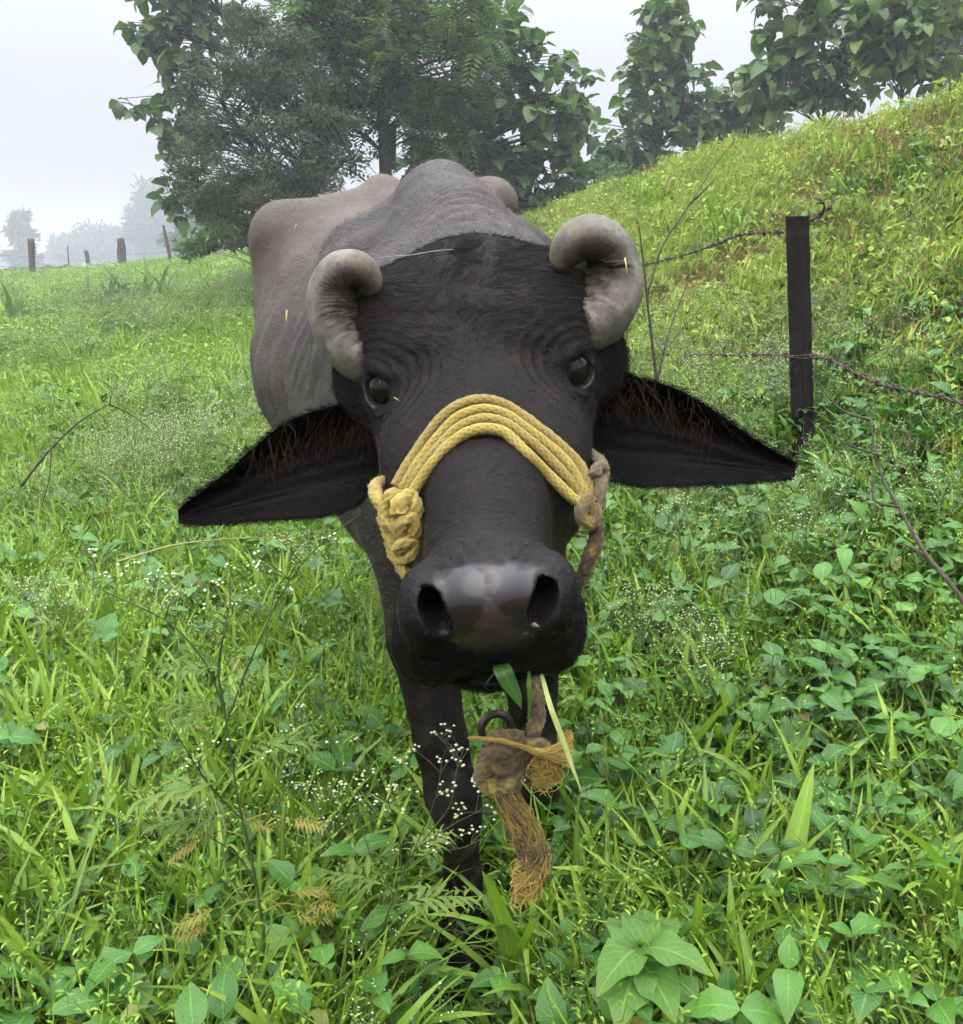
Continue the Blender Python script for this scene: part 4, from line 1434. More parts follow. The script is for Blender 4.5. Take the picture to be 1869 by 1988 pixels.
def feather_leaf(mb, p, az, el, L_, tone, m=0):
    M = rot(az, el)
    for t in np.linspace(.22, 1, 7):
        c = p + M[:, 1] * L_ * t - np.array([0, 0, .25 * L_ * t * t])
        for sd in (-1, 1):
            pl_ = L_ * .40 * (1.15 - .6 * abs(t - .45))
            M2 = rot(az + sd * .95, el - .2 + U(-.25, .25)) * [.55, 1, 1]
            add_leaf(mb, LEAVES['lance'][rng.integers(4)], c, M2, pl_, tone, m)
            for q_ in (-1, 1):
                M3 = rot(az + sd * .95 + q_ * .8, el - .2 + U(-.4, .4)) * [.55, 1, 1]
                add_leaf(mb, LEAVES['lance'][rng.integers(4)], c + M2[:, 1] * pl_ * .35, M3, pl_ * .48, tone, m)
    stem_tube(mb, [p, p + M[:, 1] * L_ * .5 - [0, 0, .06 * L_], p + M[:, 1] * L_ - [0, 0, .25 * L_]], .0009, .0004, m, 3)


def parthenium(mb_stem, mb_fl, mb_leaf, base, h, lean, n_br, fr=.0026, heads=9, leaves=7):
    """branching weed with loose heads of tiny pale flowers"""
    base = np.asarray(base, float)
    top = base + np.array([lean[0], lean[1], h])
    C = stem_tube(mb_stem, [base, base * .45 + top * .55 + [U(-.02, .02), U(-.02, .02), 0], top], .0032 * h ** .5 * 1.3, .0010, 0, 5, 12)
    for k in range(n_br):
        t = .35 + .62 * k / n_br
        p = C[int(t * 11)]
        az = k * 2.4 + U(-.4, .4); el = U(.5, 1.0); Lb = h * (1.05 - t) * U(.55, .85) + .04
        e = p + np.array([math.cos(az) * math.cos(el), math.sin(az) * math.cos(el), math.sin(el)]) * Lb
        Cb = stem_tube(mb_stem, [p, p * .5 + e * .5 + [0, 0, Lb * .07], e], .0014, .0006, 0, 4, 6)
        for j in range(heads):
            q0 = Cb[rng.integers(2, 6)]
            f = q0 + np.array([U(-1, 1), U(-1, 1), U(.3, 1.3)]) * (.018 + .10 * Lb)
            stem_tube(mb_stem, [q0, (q0 + f) / 2 + [0, 0, .002], f], .0006, .0004, 0, 3, 3)
            flower_head(mb_fl, f, fr * U(.7, 1.2), 0 if mb_fl is not mb_stem else 1)
    for k in range(leaves):
        feather_leaf(mb_leaf, C[rng.integers(0, 8)], U(0, 6.28), U(-.1, .7), h * U(.16, .30), U(), 0 if mb_leaf is not mb_stem else 2)


def clump_flower(i, h=None, n_br=7):
    mb = MB()
    for s_ in range(2):
        parthenium(mb, mb, mb, np.r_[rng.normal(0, .05, 2), 0], h or U(.22, .42), (U(-.08, .08), U(-.08, .08)), n_br, heads=8, leaves=6)
    return proto(mb, 'flowering_weed_clump', [m_stem, m_flower, m_dull])


def turf_patch(i, m=None, n=110, R_=.26, L0=.05, L1=.16, w0=.003, w1=.009):
    mb = MB()
    for _ in range(n):
        a_ = U(0, 6.28); r_ = R_ * U() ** .5
        add_blade(mb, np.array([r_ * math.cos(a_), r_ * math.sin(a_), -.02]), U(), L_=U(L0, L1), w=U(w0, w1), az=U(0, 6.28), lean=U(0, .7), curl=U(.1, 1.5), nseg=3, wide=False, twist=U(-1, 1))
    for _ in range(n // 6):
        a_ = U(0, 6.28); r_ = R_ * U() ** .5
        add_leaf(mb, LEAVES['ovate'][rng.integers(4)], np.array([r_ * math.cos(a_), r_ * math.sin(a_), U(.02, L1 * .7)]), rot(U(0, 6.28), U(-.2, .7)), U(.025, .05), U())
    return proto(mb, 'turf_patch', [m or m_grass])


def scatter(name, protos, P, scl, idx, label, cat, tilt=.12, group=None):
    """one object of ground cover: every point of a mesh carries one of the given clumps"""
    n = len(P)
    me = bpy.data.meshes.new(name)
    me.vertices.add(n)
    me.vertices.foreach_set('co', np.asarray(P, np.float32).ravel())
    rv = np.stack([rng.normal(0, tilt, n), rng.normal(0, tilt, n), U(0, 6.283, n)], 1)
    set_attr(me, 'turn', rv)
    set_attr(me, 'size', np.asarray(scl))
    a = me.attributes.new('which', 'INT', 'POINT')
    a.data.foreach_set('value', np.asarray(idx, np.int32))
    o = link(name, me)
    tag(o, label, cat, group, 'stuff')
    ng = bpy.data.node_groups.new(name + '_scatter', 'GeometryNodeTree')
    ng.interface.new_socket('Geometry', in_out='INPUT', socket_type='NodeSocketGeometry')
    ng.interface.new_socket('Geometry', in_out='OUTPUT', socket_type='NodeSocketGeometry')
    nd = ng.nodes
    gi, go = nd.new('NodeGroupInput'), nd.new('NodeGroupOutput')
    iop = nd.new('GeometryNodeInstanceOnPoints')
    jn = nd.new('GeometryNodeJoinGeometry')
    for pr in reversed(protos):
        oi = nd.new('GeometryNodeObjectInfo')
        oi.inputs['Object'].default_value = pr
        oi.inputs['As Instance'].default_value = False
        g2i = nd.new('GeometryNodeGeometryToInstance')
        ng.links.new(oi.outputs['Geometry'], g2i.inputs[0])
        ng.links.new(g2i.outputs[0], jn.inputs[0])
    def na(nm, typ):
        x = nd.new('GeometryNodeInputNamedAttribute')
        x.data_type = typ
        x.inputs['Name'].default_value = nm
        return x.outputs[0]
    ng.links.new(gi.outputs[0], iop.inputs['Points'])
    ng.links.new(jn.outputs[0], iop.inputs['Instance'])
    iop.inputs['Pick Instance'].default_value = True
    ng.links.new(na('which', 'INT'), iop.inputs['Instance Index'])
    e2r = nd.new('FunctionNodeEulerToRotation')
    ng.links.new(na('turn', 'FLOAT_VECTOR'), e2r.inputs[0])
    ng.links.new(e2r.outputs[0], iop.inputs['Rotation'])
    ng.links.new(na('size', 'FLOAT'), iop.inputs['Scale'])
    ng.links.new(iop.outputs[0], go.inputs[0])
    md = o.modifiers.new('scatter', 'NODES')
    md.node_group = ng
    return o


def in_view(x, y, pad=.06):
    return (y > .75) & (np.abs(x) < (.467 + pad) * (y + .35) + .25)


LEG_XY = [(LEG_L[-1][0], .075), (LEG_R[-1][0], .075), (HIND_L[-1][0], .08), (HIND_R[-1][0], .08)]


def pts(n, y0, y1, dens=None, pw=1.0):
    """random ground points in the view wedge between depths y0 and y1"""
    y = y0 + (y1 - y0) * U(0, 1, n * 3) ** pw
    x = U(-1, 1, n * 3) * (.53 * (y + .35) + .3)
    k = in_view(x, y)
    for (c_, r_) in LEG_XY:
        k &= np.hypot(x - c_[0], y - c_[1]) > r_
    if dens is not None:
        k &= U(0, 1, len(x)) < dens(x, y)
    x, y = x[k][:n], y[k][:n]
    return np.stack([x, y, sink(x, y)], 1)


def sink(x, y):
    hz = height(x, y) - .01
    # the strip of trodden grass in front of the leading hoof
    hz = hz - .30 * sstep(.14, .06, np.abs(x + .045)) * sstep(1.0, 1.12, y) * sstep(1.74, 1.68, y)
    # and the thin growth in front of the steel post
    hz = hz - .24 * sstep(.20, .08, np.abs(x - .308 * y)) * sstep(3.55, 3.85, y) * sstep(4.36, 4.28, y)
    return hz


def pn(x, y, s, seed): return vnoise(np.stack([x * s, y * s], 1), seed)
def bermm(x, y):
    _, q_, t_ = berm_h(x, y)
    return sstep(2.9, 1.9, q_)


# white-flowered weeds as a loose mass along the foot of the bank and in the left meadow
def around(px, py, y, rx, ry, n):
    c = at(px, py, y)
    x = c[0] + rng.normal(0, rx, n); yy = y + rng.normal(0, ry, n)
    return np.stack([x, yy, sink(x, yy)], 1)


B_BROAD = [clump_broad(i) for i in range(10)]
B_FINE = [clump_fine(i) for i in range(8)]
B_WEED = [clump_weed(i) for i in range(10)]
B_SMALL = [clump_small(i) for i in range(8)]
B_FLOW = [clump_flower(i) for i in range(7)]
B_TURF = [turf_patch(i) for i in range(6)]
B_BANK = [turf_patch(i, m_bank, 170, .26, .03, .11, .0025, .006) for i in range(6)]
B_DRY = [turf_patch(i, leaf_mat('dry_grass', [(0, (.10, .065, .03)), (.5, (.20, .145, .06)), (1, (.28, .22, .10))], .8, .1, .2) if i == 0 else None, 80, .22, .05, .16, .002, .006) for i in range(1)]

# grass: thick and bright on the left, mixed with leafy weeds on the right
left = lambda x, y: sstep(.9, -.5, x - .12 * y)
P = pts(3900, .95, 3.2, lambda x, y: (.30 + .7 * left(x, y)) * (.35 + .9 * pn(x, y, 3, 51)))
P2 = pts(3600, 3.0, 9, lambda x, y: (.35 + .65 * left(x, y)) * (1 - bermm(x, y)))
P = np.concatenate([P, P2])
scatter('grass', B_BROAD, P, U(.55, 1.25, len(P)) * np.interp(P[:, 1], [1, 1.6, 4, 9], [.85, 1.12, 1.0, 1.15]), rng.integers(0, len(B_BROAD), len(P)), 'long bright green grass blades over the whole field', 'grass', .2)
P = pts(3800, .9, 4.0, lambda x, y: .35 + .65 * pn(x, y, 2.5, 52))
P2 = pts(4200, 3.8, 12, lambda x, y: 1 - .9 * bermm(x, y))
P = np.concatenate([P, P2])
scatter('fine_grass', B_FINE, P, U(.7, 1.4, len(P)), rng.integers(0, len(B_FINE), len(P)), 'thin arching grass between the broader blades', 'grass', .2)
P = pts(2600, .9, 5.0, lambda x, y: (.25 + .75 * (1 - left(x, y))) * (.4 + .8 * pn(x, y, 3, 53)))
scatter('leafy_ground_cover', B_WEED, P, U(.65, 1.5, len(P)), rng.integers(0, len(B_WEED), len(P)), 'low leafy weeds crowding the ground', 'weeds', .2)
P = pts(5600, .9, 7.0, lambda x, y: (.4 + .7 * pn(x, y, 3.5, 54)) * (1 - .5 * left(x, y)))
scatter('small_leaved_ground_cover', B_SMALL, P, U(.7, 1.4, len(P)), rng.integers(0, len(B_SMALL), len(P)), 'small leaved herbs under the grass', 'weeds', .2)
P = pts(15000, 6.5, 37, lambda x, y: 1 - .97 * bermm(x, y), .75)
scatter('meadow_grass', B_TURF, P, U(.9, 1.7, len(P)) * np.interp(P[:, 1], [6, 36], [.9, 1.5]), rng.integers(0, len(B_TURF), len(P)), 'far meadow grass running up to the fence', 'grass', .1)
P = pts(1100, 5.5, 20, lambda x, y: (1 - .97 * bermm(x, y)) * sstep(.40, .62, pn(x, y, .7, 60)), .85)
scatter('meadow_weeds', B_BROAD + B_WEED + B_FLOW, P, U(1.0, 1.9, len(P)), rng.integers(0, len(B_BROAD) + len(B_WEED) + len(B_FLOW), len(P)), 'taller weeds and grass tufts dotted over the left meadow', 'weeds', .2)
# the bank: short yellow-green growth with brown patches
dryness = lambda x, y: sstep(.50, .66, pn(x, y, 1.1, 56) + .24 * sstep(2.0, 2.9, x))
P = pts(27000, 2.5, 22, lambda x, y: bermm(x, y) * (.30 + .9 * pn(x, y, 1.6, 55)) * (1 - .85 * dryness(x, y)), 1.0)
P = np.concatenate([P, pts(2500, 2.5, 12, lambda x, y: bermm(x, y) * sstep(.40, .60, pn(x, y, 1.3, 59)) * (1 - .85 * dryness(x, y)))])
scatter('bank_grass', B_BANK, P, U(.6, 1.3, len(P)), rng.integers(0, len(B_BANK), len(P)), 'short yellow green grass covering the bank', 'grass', .3)
P = pts(3600, 2.5, 20, lambda x, y: bermm(x, y) * (.06 + sstep(.46, .64, pn(x, y, 1.1, 56) + .24 * sstep(2.0, 2.9, x))), 1.0)
scatter('dry_grass', B_DRY, P, U(.7, 1.2, len(P)), np.zeros(len(P)), 'patches of brown withered grass on the bank', 'dry grass', .3)
P = pts(650, 3, 13, lambda x, y: bermm(x, y) * sstep(.42, .62, pn(x, y, .9, 57)))
P = np.concatenate([P] + [around(px, py, y_, .30, .45, 16) for px, py, y_ in ((1650, 480, 7.2), (1600, 620, 6.4), (1790, 640, 6.0), (1730, 470, 7.0), (1450, 520, 8.0), (1820, 330, 7.6))])
scatter('bank_weeds', B_WEED + B_SMALL, P, U(.6, 1.2, len(P)), rng.integers(0, len(B_WEED) + len(B_SMALL), len(P)), 'leafy weeds in patches on the bank', 'weeds', .25)


def flower_band(x, y):
    _, q_, t_ = berm_h(x, y)
    return np.exp(-((q_ - 2.9) / .7) ** 2) * (y < 10)


P = np.concatenate([pts(230, 3.0, 9.5, flower_band), around(330, 800, 4.9, .28, .3, 45), around(1330, 640, 5.2, .5, .7, 60)])
scatter('flowering_weeds', B_FLOW, P, U(.7, 1.4, len(P)), rng.integers(0, len(B_FLOW), len(P)), 'feathery weeds with tiny pale flowers below the bank', 'flowering weeds', .15)
P = pts(110, 1.2, 3.4, lambda x, y: .3 + .7 * (pn(x, y, 2, 58) > .5))
scatter('scattered_flowers', B_FLOW, P, U(.45, .8, len(P)), rng.integers(0, len(B_FLOW), len(P)), 'scattered sprays of tiny white flowers in the grass', 'flowering weeds', .2)
# ------------------------------------------------------------------ trees
LM = {}
for k_, m_ in (('teak', m_teak),):
    LM[k_] = []
    for i_ in range(4):
        mb = MB(); add_leaf(mb, LEAVES['teak'][i_], np.zeros(3), np.eye(3), 1.0, .2 + .2 * i_)
        LM[k_].append(mb.mesh('tree_leaf', [m_]))


def place(name, me, parent, pos, M, size):
    o = bpy.data.objects.new(name, me)
    COL.objects.link(o)
    o.parent = parent
    A = np.eye(4)
    A[:3, :3] = M * size
    A[:3, 3] = pos - np.array(parent.location)
    o.matrix_local = Matrix(A.tolist())
    return o


def rand_in(cl, n):
    """points in picture ellipsoids (px, py, y, rx, ry), thicker towards their rims"""
    wts = np.array([c[3] * c[4] for c in cl], float)
    k = rng.choice(len(cl), n, p=wts / wts.sum())
    out = []
    for i in k:
        px, py, y, rx, ry = cl[i]
        v = rng.normal(0, 1, 3); v /= np.linalg.norm(v); v *= U(.15, 1) ** .45
        sc = y / FPX
        c = at(px, py, y)
        out.append(c + np.array([v[0] * rx * sc, v[1] * (rx + ry) / 2 * sc, v[2] * ry * sc]))
    return np.array(out)


def trunk_mesh(mb, base, pts_, r0, r1):
    C = spline([base] + pts_, 16)
    V, Qd, T_ = tube(C, np.linspace(r0, r1, 16), 9, True, lambda i, a: 1 + .08 * np.sin(3 * a + i * .9))
    mb.add(V, Qd, T_)
    return C


def limb(mb, C, tgt, r, lo=.35):
    """a limb from the nearest lower point of the trunk C to the crown point tgt"""
    n = len(C)
    ok = np.arange(int(n * lo), n)
    d = np.linalg.norm(C[ok] - tgt, axis=1) + np.maximum(0, C[ok, 2] - tgt[2] + .25) * 4
    p = C[ok[d.argmin()]]
    ln = np.linalg.norm(tgt - p)
    mid = (p + tgt) / 2 + [U(-.08, .08) * ln, U(-.08, .08) * ln, .10 * ln]
    Cl = spline([p, mid, tgt], 7)
    V, Qd, _ = tube(Cl, np.linspace(r, r * .3, 7), 5, False)
    mb.add(V, Qd)
    return Cl


def teak_tree(name, label, trunk_px, y, cl, n_clust, leaf=.32, n_obj=140, group=None, rt=.06, per=(4, 8)):
    b = at(trunk_px[0][0], 500, y); b = np.array([b[0], y, min(hgt(b[0], y), 3.0) - .1])
    t = empty(name, b, label, 'tree', group)
    mb = MB()
    C = trunk_mesh(mb, b, [at(px, py, y) for px, py in trunk_px], rt, rt * .35)
    cen = rand_in(cl, n_clust)
    tips = MB()
    leaves = []
    for c in cen:
        Cl = limb(mb, C, c, rt * .16 + .006)
        k = rng.integers(*per)
        a0 = U(0, 6.28)
        for i in range(k):
            az = a0 + i * 2.4
            leaves.append((c + np.array([0, 0, -.03 * i]), rot(az, U(-.95, .65), U(-.7, .7)), leaf * U(.5, 1.2)))
    link('trunk', mb.mesh('trunk', [m_bark]), t)
    # the leaves that face the camera are single parts, the others one mass of foliage
    order = np.argsort([np.linalg.norm(p - CAM) - s_ * 6 for p, M, s_ in leaves])
    for n_, i in enumerate(order):
        p, M, s_ = leaves[i]
        if n_ < n_obj:
            place('leaf', LM['teak'][i % 4], t, p, M, s_)
        else:
            add_leaf(tips, LEAVES['teak'][i % 4], p, M, s_, U())
    if tips.n:
        f = link('foliage', tips.mesh('foliage', [m_teak]), t)
        f['kind'] = 'stuff'
    return t


teak_tree('teak_tree', 'broad leaved tree with hanging leaf tufts at the left edge of the grove', [(530, 330), (470, 150), (400, -60)], 17.0,
          [(300, 30, 17, 55, 50), (290, 95, 17, 40, 40), (345, 90, 17, 45, 70), (390, 30, 17, 70, 50), (470, 20, 17.5, 60, 40), (345, 180, 17, 35, 40), (290, 205, 17, 30, 45), (212, 185, 17, 22, 22),
           (340, 290, 17, 25, 45), (350, 385, 17, 32, 40), (380, 250, 17.5, 40, 70), (420, 420, 17, 60, 40), (460, 400, 17, 60, 60), (380, -40, 17, 110, 60)], 150, .30, 190)
teak_tree('teak_tree', 'wide broad leaved tree behind the right shoulder of the buffalo', [(930, 400), (925, 250), (930, 60), (930, -50)], 16.0,
          [(850, 260, 16, 80, 110), (960, 110, 16, 100, 110), (1000, 250, 16, 120, 100), (1075, 190, 16, 80, 90), (1120, 270, 16, 40, 80), (920, 330, 16, 90, 60), (1000, 350, 16, 95, 60), (1050, 400, 16, 55, 30),
           (960, 30, 16, 70, 80), (820, 330, 16, 60, 50)], 310, .28, 230)
teak_tree('teak_tree', 'slim broad leaved tree standing alone above the crest of the bank', [(1275, 340), (1285, 180), (1290, 20)], 19.0,
          [(1290, 170, 19, 85, 90), (1285, 80, 19, 70, 90), (1255, 250, 19, 105, 60), (1215, 310, 19, 65, 40), (1300, 20, 19, 50, 50), (1330, 210, 19, 50, 50)], 200, .28, 180)
teak_tree('teak_tree', 'small low broad leaved tree just right of the slim one on the crest', [(1430, 300), (1425, 220)], 19.5,
          [(1420, 235, 19.5, 60, 45), (1390, 260, 19.5, 50, 30), (1445, 185, 19.5, 40, 50), (1475, 215, 19.5, 50, 45), (1405, 200, 19.5, 35, 40)], 105, .27, 150, rt=.035)
teak_tree('teak_tree', 'open broad leaved tree with two thin bare stems above the bank', [(1600, 230), (1598, 120), (1600, -30)], 15.0,
          [(1600, 50, 15, 130, 70), (1560, 130, 15, 120, 55), (1640, 150, 15, 60, 50), (1510, 180, 15, 75, 30), (1490, 120, 15, 40, 50), (1600, -30, 15, 150, 50)], 140, .28, 200, rt=.04)
teak_tree('teak_tree', 'broad leaved sapling with large pale leaves at the right end of the crest', [(1750, 190), (1748, 90), (1745, -30)], 13.0,
          [(1745, 60, 13, 75, 70), (1800, 100, 13, 70, 50), (1720, 120, 13, 55, 45), (1790, 10, 13, 90, 50), (1700, 20, 13, 60, 60)], 120, .235, 240, rt=.035)

# feathery tree in the middle: hanging fronds
def frond(mb, p, M, L_, tone):
    C = [p, p + M[:, 1] * L_ * .5 + [0, 0, -.04 * L_], p + M[:, 1] * L_ + [0, 0, -.22 * L_]]
    Cs = spline(C, 8)
    for k in range(1, 8):
        for sd in (-1, 1):
            dr = M[:, 1] * .45 + M[:, 0] * sd + M[:, 2] * -.12
            dr /= np.linalg.norm(dr)
            ll = L_ * .36 * (1.1 - .55 * k / 8)
            nn = M[:, 2]
            sdv = np.cross(dr, nn) * ll * .17
            e = Cs[k] + dr * ll - [0, 0, .10 * ll]
            m_ = Cs[k] + dr * ll * .45
            mb.add([Cs[k], m_ - sdv, e, m_ + sdv], Q=[(0, 1, 2, 3)], a=np.array([(tone, .1, .5), (tone, .4, .9), (tone, .9, .5), (tone, .4, -.9)]))


FM = []
for i_ in range(4):
    mb = MB(); frond(mb, np.zeros(3), np.eye(3), 1.0, .2 + .2 * i_)
    FM.append(mb.mesh('frond', [m_frond], False))


def frond_tree():
    y = 14.5
    b = at(745, 500, y); b = np.array([b[0], y, min(hgt(b[0], y), 3.0) - .1])
    t = empty('feathery_tree', b, 'tall dark feathery leaved tree with bare trunk behind the back of the buffalo', 'tree')
    mb = MB()
    C = trunk_mesh(mb, b, [at(748, 320, y), at(742, 230, y), at(735, 130, y), at(715, -40, y)], .115, .05)
    C2 = spline([at(742, 240, y), at(768, 150, y + .1), at(775, 60, y + .2), at(800, -40, y + .2)], 12)
    V, Qd, T_ = tube(C2, np.linspace(.085, .03, 12), 8, True); mb.add(V, Qd, T_)
    V, Qd, T_ = tube(spline([at(758, 330, y + .15), at(760, 240, y + .1)], 4), .07, 8, True); mb.add(V, Qd, T_)
    cl = [(740, 90, y, 220, 130), (630, 150, y, 110, 110), (870, 130, y, 100, 150), (660, 240, y, 60, 90), (760, 200, y, 130, 60), (720, 0, y, 240, 90), (600, 50, y, 90, 80), (700, 290, y, 40, 40), (840, 230, y, 60, 70)]
    cen = rand_in(cl, 230)
    fo = MB(); ls = []
    for c in cen:
        Cl = limb(mb, C if U() < .5 else np.vstack([C[6:9], C2]), c, .018, .3)
        for i in range(rng.integers(7, 11)):
            az = U(0, 6.28)
            ls.append((c + rng.normal(0, .07, 3), rot(az, U(-1.2, .4), U(-.4, .4)), U(.24, .44)))
    link('trunk', mb.mesh('trunk', [m_bark]), t)
    order = np.argsort([np.linalg.norm(p - CAM) for p, M, s_ in ls])
    for n_, i in enumerate(order):
        p, M, s_ = ls[i]
        if n_ < 300: place('frond', FM[i % 4], t, p, M, s_)
        else: frond(fo, p, M, s_, U())
    f = link('foliage', fo.mesh('foliage', [m_frond], False), t); f['kind'] = 'stuff'


frond_tree()


def fine_tree(name, label, base_px, y, cl, stems, n_cl, n_leaf, leaf, m, rt, spray=.22, group=None, el=(-.4, .9)):
    """tree or bush whose foliage is too fine to pick out leaf by leaf"""
    b = at(base_px, 500, y); b = np.array([b[0], y, min(hgt(b[0], y), 3.0) - .1])
    t = empty(name, b, label, 'tree', group)
    mb = MB(); Cs = []
    for st in stems:
        Cs.append(trunk_mesh(mb, b, [at(px, py, y) for px, py in st], rt, rt * .3))
    cen = rand_in(cl, n_cl)
    n = n_cl * n_leaf
    fo = MB()
    for c in cen:
        limb(mb, Cs[rng.integers(len(Cs))], c, rt * .12 + .004, .25)
    cc = np.repeat(cen, n_leaf, 0)
    tone = np.repeat(U(0, 1, n_cl), n_leaf) * .75 + U(0, .25, n)
    dirs = rng.normal(0, 1, (n, 3)); dirs /= np.linalg.norm(dirs, axis=1)[:, None]
    p = cc + dirs * (U(0, 1, (n, 1)) ** .5) * spray * np.array([1, 1, .7])
    nrm = rng.normal(0, 1, (n, 3)) + [0, 0, .6]; nrm /= np.linalg.norm(nrm, axis=1)[:, None]
    u = np.cross(nrm, dirs + rng.normal(0, .3, (n, 3))); u /= np.linalg.norm(u, axis=1)[:, None] + 1e-9
    v = np.cross(nrm, u)
    sz = leaf * U(.6, 1.3, (n, 1))
    Vv = np.stack([p - u * sz * .32, p + v * sz, p + u * sz * .32, p - v * sz], 1).reshape(-1, 3)
    aa = np.stack([np.repeat(tone, 4), np.tile([.3, .8, .3, .1], n), np.full(n * 4, .6)], 1)
    fo.add(Vv, np.arange(n * 4).reshape(-1, 4), a=aa)
    link('trunk', mb.mesh('trunk', [m_bark]), t)
    f = link('foliage', fo.mesh('foliage', [m], False), t); f['kind'] = 'stuff'
    return t


fine_tree('thorny_tree', 'dark grey green fine leaved thorn bush left of the feathery tree', 560, 13.0,
          [(510, 280, 13, 175, 160), (410, 320, 13, 80, 110), (610, 360, 13, 110, 75), (560, 160, 13, 110, 90), (440, 180, 13, 85, 85), (470, 400, 13, 90, 50), (520, 100, 13, 70, 60), (480, 60, 13, 50, 40)],
          [[(600, 390), (590, 300), (570, 150)], [(560, 390), (500, 300), (430, 200)], [(600, 380), (650, 330), (680, 300)]], 270, 115, .034, m_acacia, .07, .19)
fine_tree('dark_tree', 'dark dense tree cut by the right edge behind the bank', 1855, 16.0,
          [(1850, 60, 16, 50, 90), (1870, 150, 16, 45, 40), (1800, 30, 17, 60, 50)], [[(1860, 150), (1860, 0)]], 90, 60, .055, m_acacia, .07, .25)
# undergrowth at the foot of the grove
fine_tree('bush', 'low dark bush at the foot of the grove beside the rump', 540, 15.5, [(440, 455, 15.5, 60, 22), (500, 450, 15.5, 50, 25), (380, 480, 15.5, 30, 12)], [[(500, 470), (450, 445)]], 60, 60, .06, m_teak, .02, .18)
fine_tree('bush', 'leafy bush under the trees right of the withers of the buffalo', 1060, 16.5, [(1050, 420, 16.5, 60, 30), (1120, 380, 16.5, 50, 30), (1180, 340, 17, 50, 25), (1000, 400, 17, 60, 30)], [[(1060, 420), (1060, 380)]], 70, 60, .07, m_teak, .02, .22)
fine_tree('pale_tree', 'pale hazy round tree just left of the grove', 400, 90, [(400, 445, 90, 55, 35), (375, 470, 90, 60, 25), (430, 460, 90, 50, 35)], [[(400, 480), (400, 440)]], 80, 50, .38, m_far, .18, 1.05)
fine_tree('hazy_tree', 'tall hazy tree beyond the leaning thin post', 300, 183, [(300, 410, 183, 45, 45), (290, 460, 183, 55, 45), (320, 450, 183, 40, 50), (295, 380, 183, 22, 25)], [[(300, 480), (300, 400)]], 110, 45, .85, m_far, .25, 2.2)
fine_tree('hazy_tree', 'wide low hazy tree left of the tall one in the mist', 210, 218, [(215, 470, 218, 75, 32), (160, 485, 218, 45, 25), (250, 480, 218, 60, 30)], [[(215, 500), (215, 470)]], 110, 45, .95, m_far, .25, 2.6)
fine_tree('hazy_tree', 'small hazy round tree between the second and third fence posts', 122, 245, [(122, 488, 245, 28, 26)], [[(122, 510), (122, 485)]], 30, 45, .95, m_far, .2, 2.1)
fine_tree('hazy_tree', 'slender hazy tree behind the first fence post', 42, 166, [(40, 442, 166, 22, 24), (50, 470, 166, 18, 20), (36, 425, 166, 12, 10), (50, 505, 166, 35, 18)], [[(45, 500), (42, 440)]], 46, 40, .72, m_far, .3, 1.4)
fine_tree('hazy_tree', 'faintest hazy tree at the left edge of the mist', 0, 297, [(-10, 500, 297, 40, 22), (60, 512, 297, 60, 14)], [[(0, 515), (0, 495)]], 40, 45, 1.05, m_far, .2, 2.6)

# ------------------------------------------------------------------ fences
m_wood = simple_mat('weathered_wood', (.045, .034, .028), (.13, .100, .080), 30, .95, .9, .02, .1)
m_rust = simple_mat('rusty_steel', (.004, .0035, .0033), (.016, .0095, .007), 22, .75, .5, .004, .15, .0)
m_wire = simple_mat('rusty_wire', (.05, .035, .028), (.14, .10, .08), 150, .6, .5, .001, .4, .6)


def wood_post(label, x0, ytop, x1, ybot, wpx, y, name='fence_post', m=None, ragged=.1, seed=0):
    b = at(x1, ybot, y); b[2] = min(b[2], hgt(b[0], y)) - .15
    tp = at(x0, ytop, y)
    r = wpx / 2 * y / FPX
    n = 14
    C = spline([b, b * .5 + tp * .5 + [r * .2, 0, 0], tp], n)
    V, Qd, T_ = tube(C, np.linspace(r * 1.05, r * .9, n), 12, True, lambda i, a: 1 + ragged * np.sin(2 * a + i * .5 + seed) + ragged * .6 * np.sin(5 * a - i * .8 + seed))
    V[-14:-2, 2] += rng.uniform(-.4, .6, 12) * r
    t = empty(name, (b[0], b[1], b[2]), label, 'fence post', 'old posts along the far field edge')
    link('post', MB().add(V, Qd, T_).mesh('post', [m or m_wood]), t)
    return t


wood_post('squared grey wooden fence post nearest the left edge of the field', 60, 466, 61, 545, 13, 33, seed=1)
wood_post('short tilted wooden stub with twigs between the first two thick posts', 167, 488, 175, 523, 7, 36, ragged=.2, seed=2)
wood_post('thick dark wooden fence post with a rounded top', 235, 466, 233, 522, 15, 35, ragged=.15, seed=3)
wood_post('thin dark leaning post beside the pile of stones', 317, 438, 335, 506, 6, 31, seed=4)
wood_post('thin bent stick standing in the far fence line', 131, 478, 134, 527, 2.5, 37, seed=5)


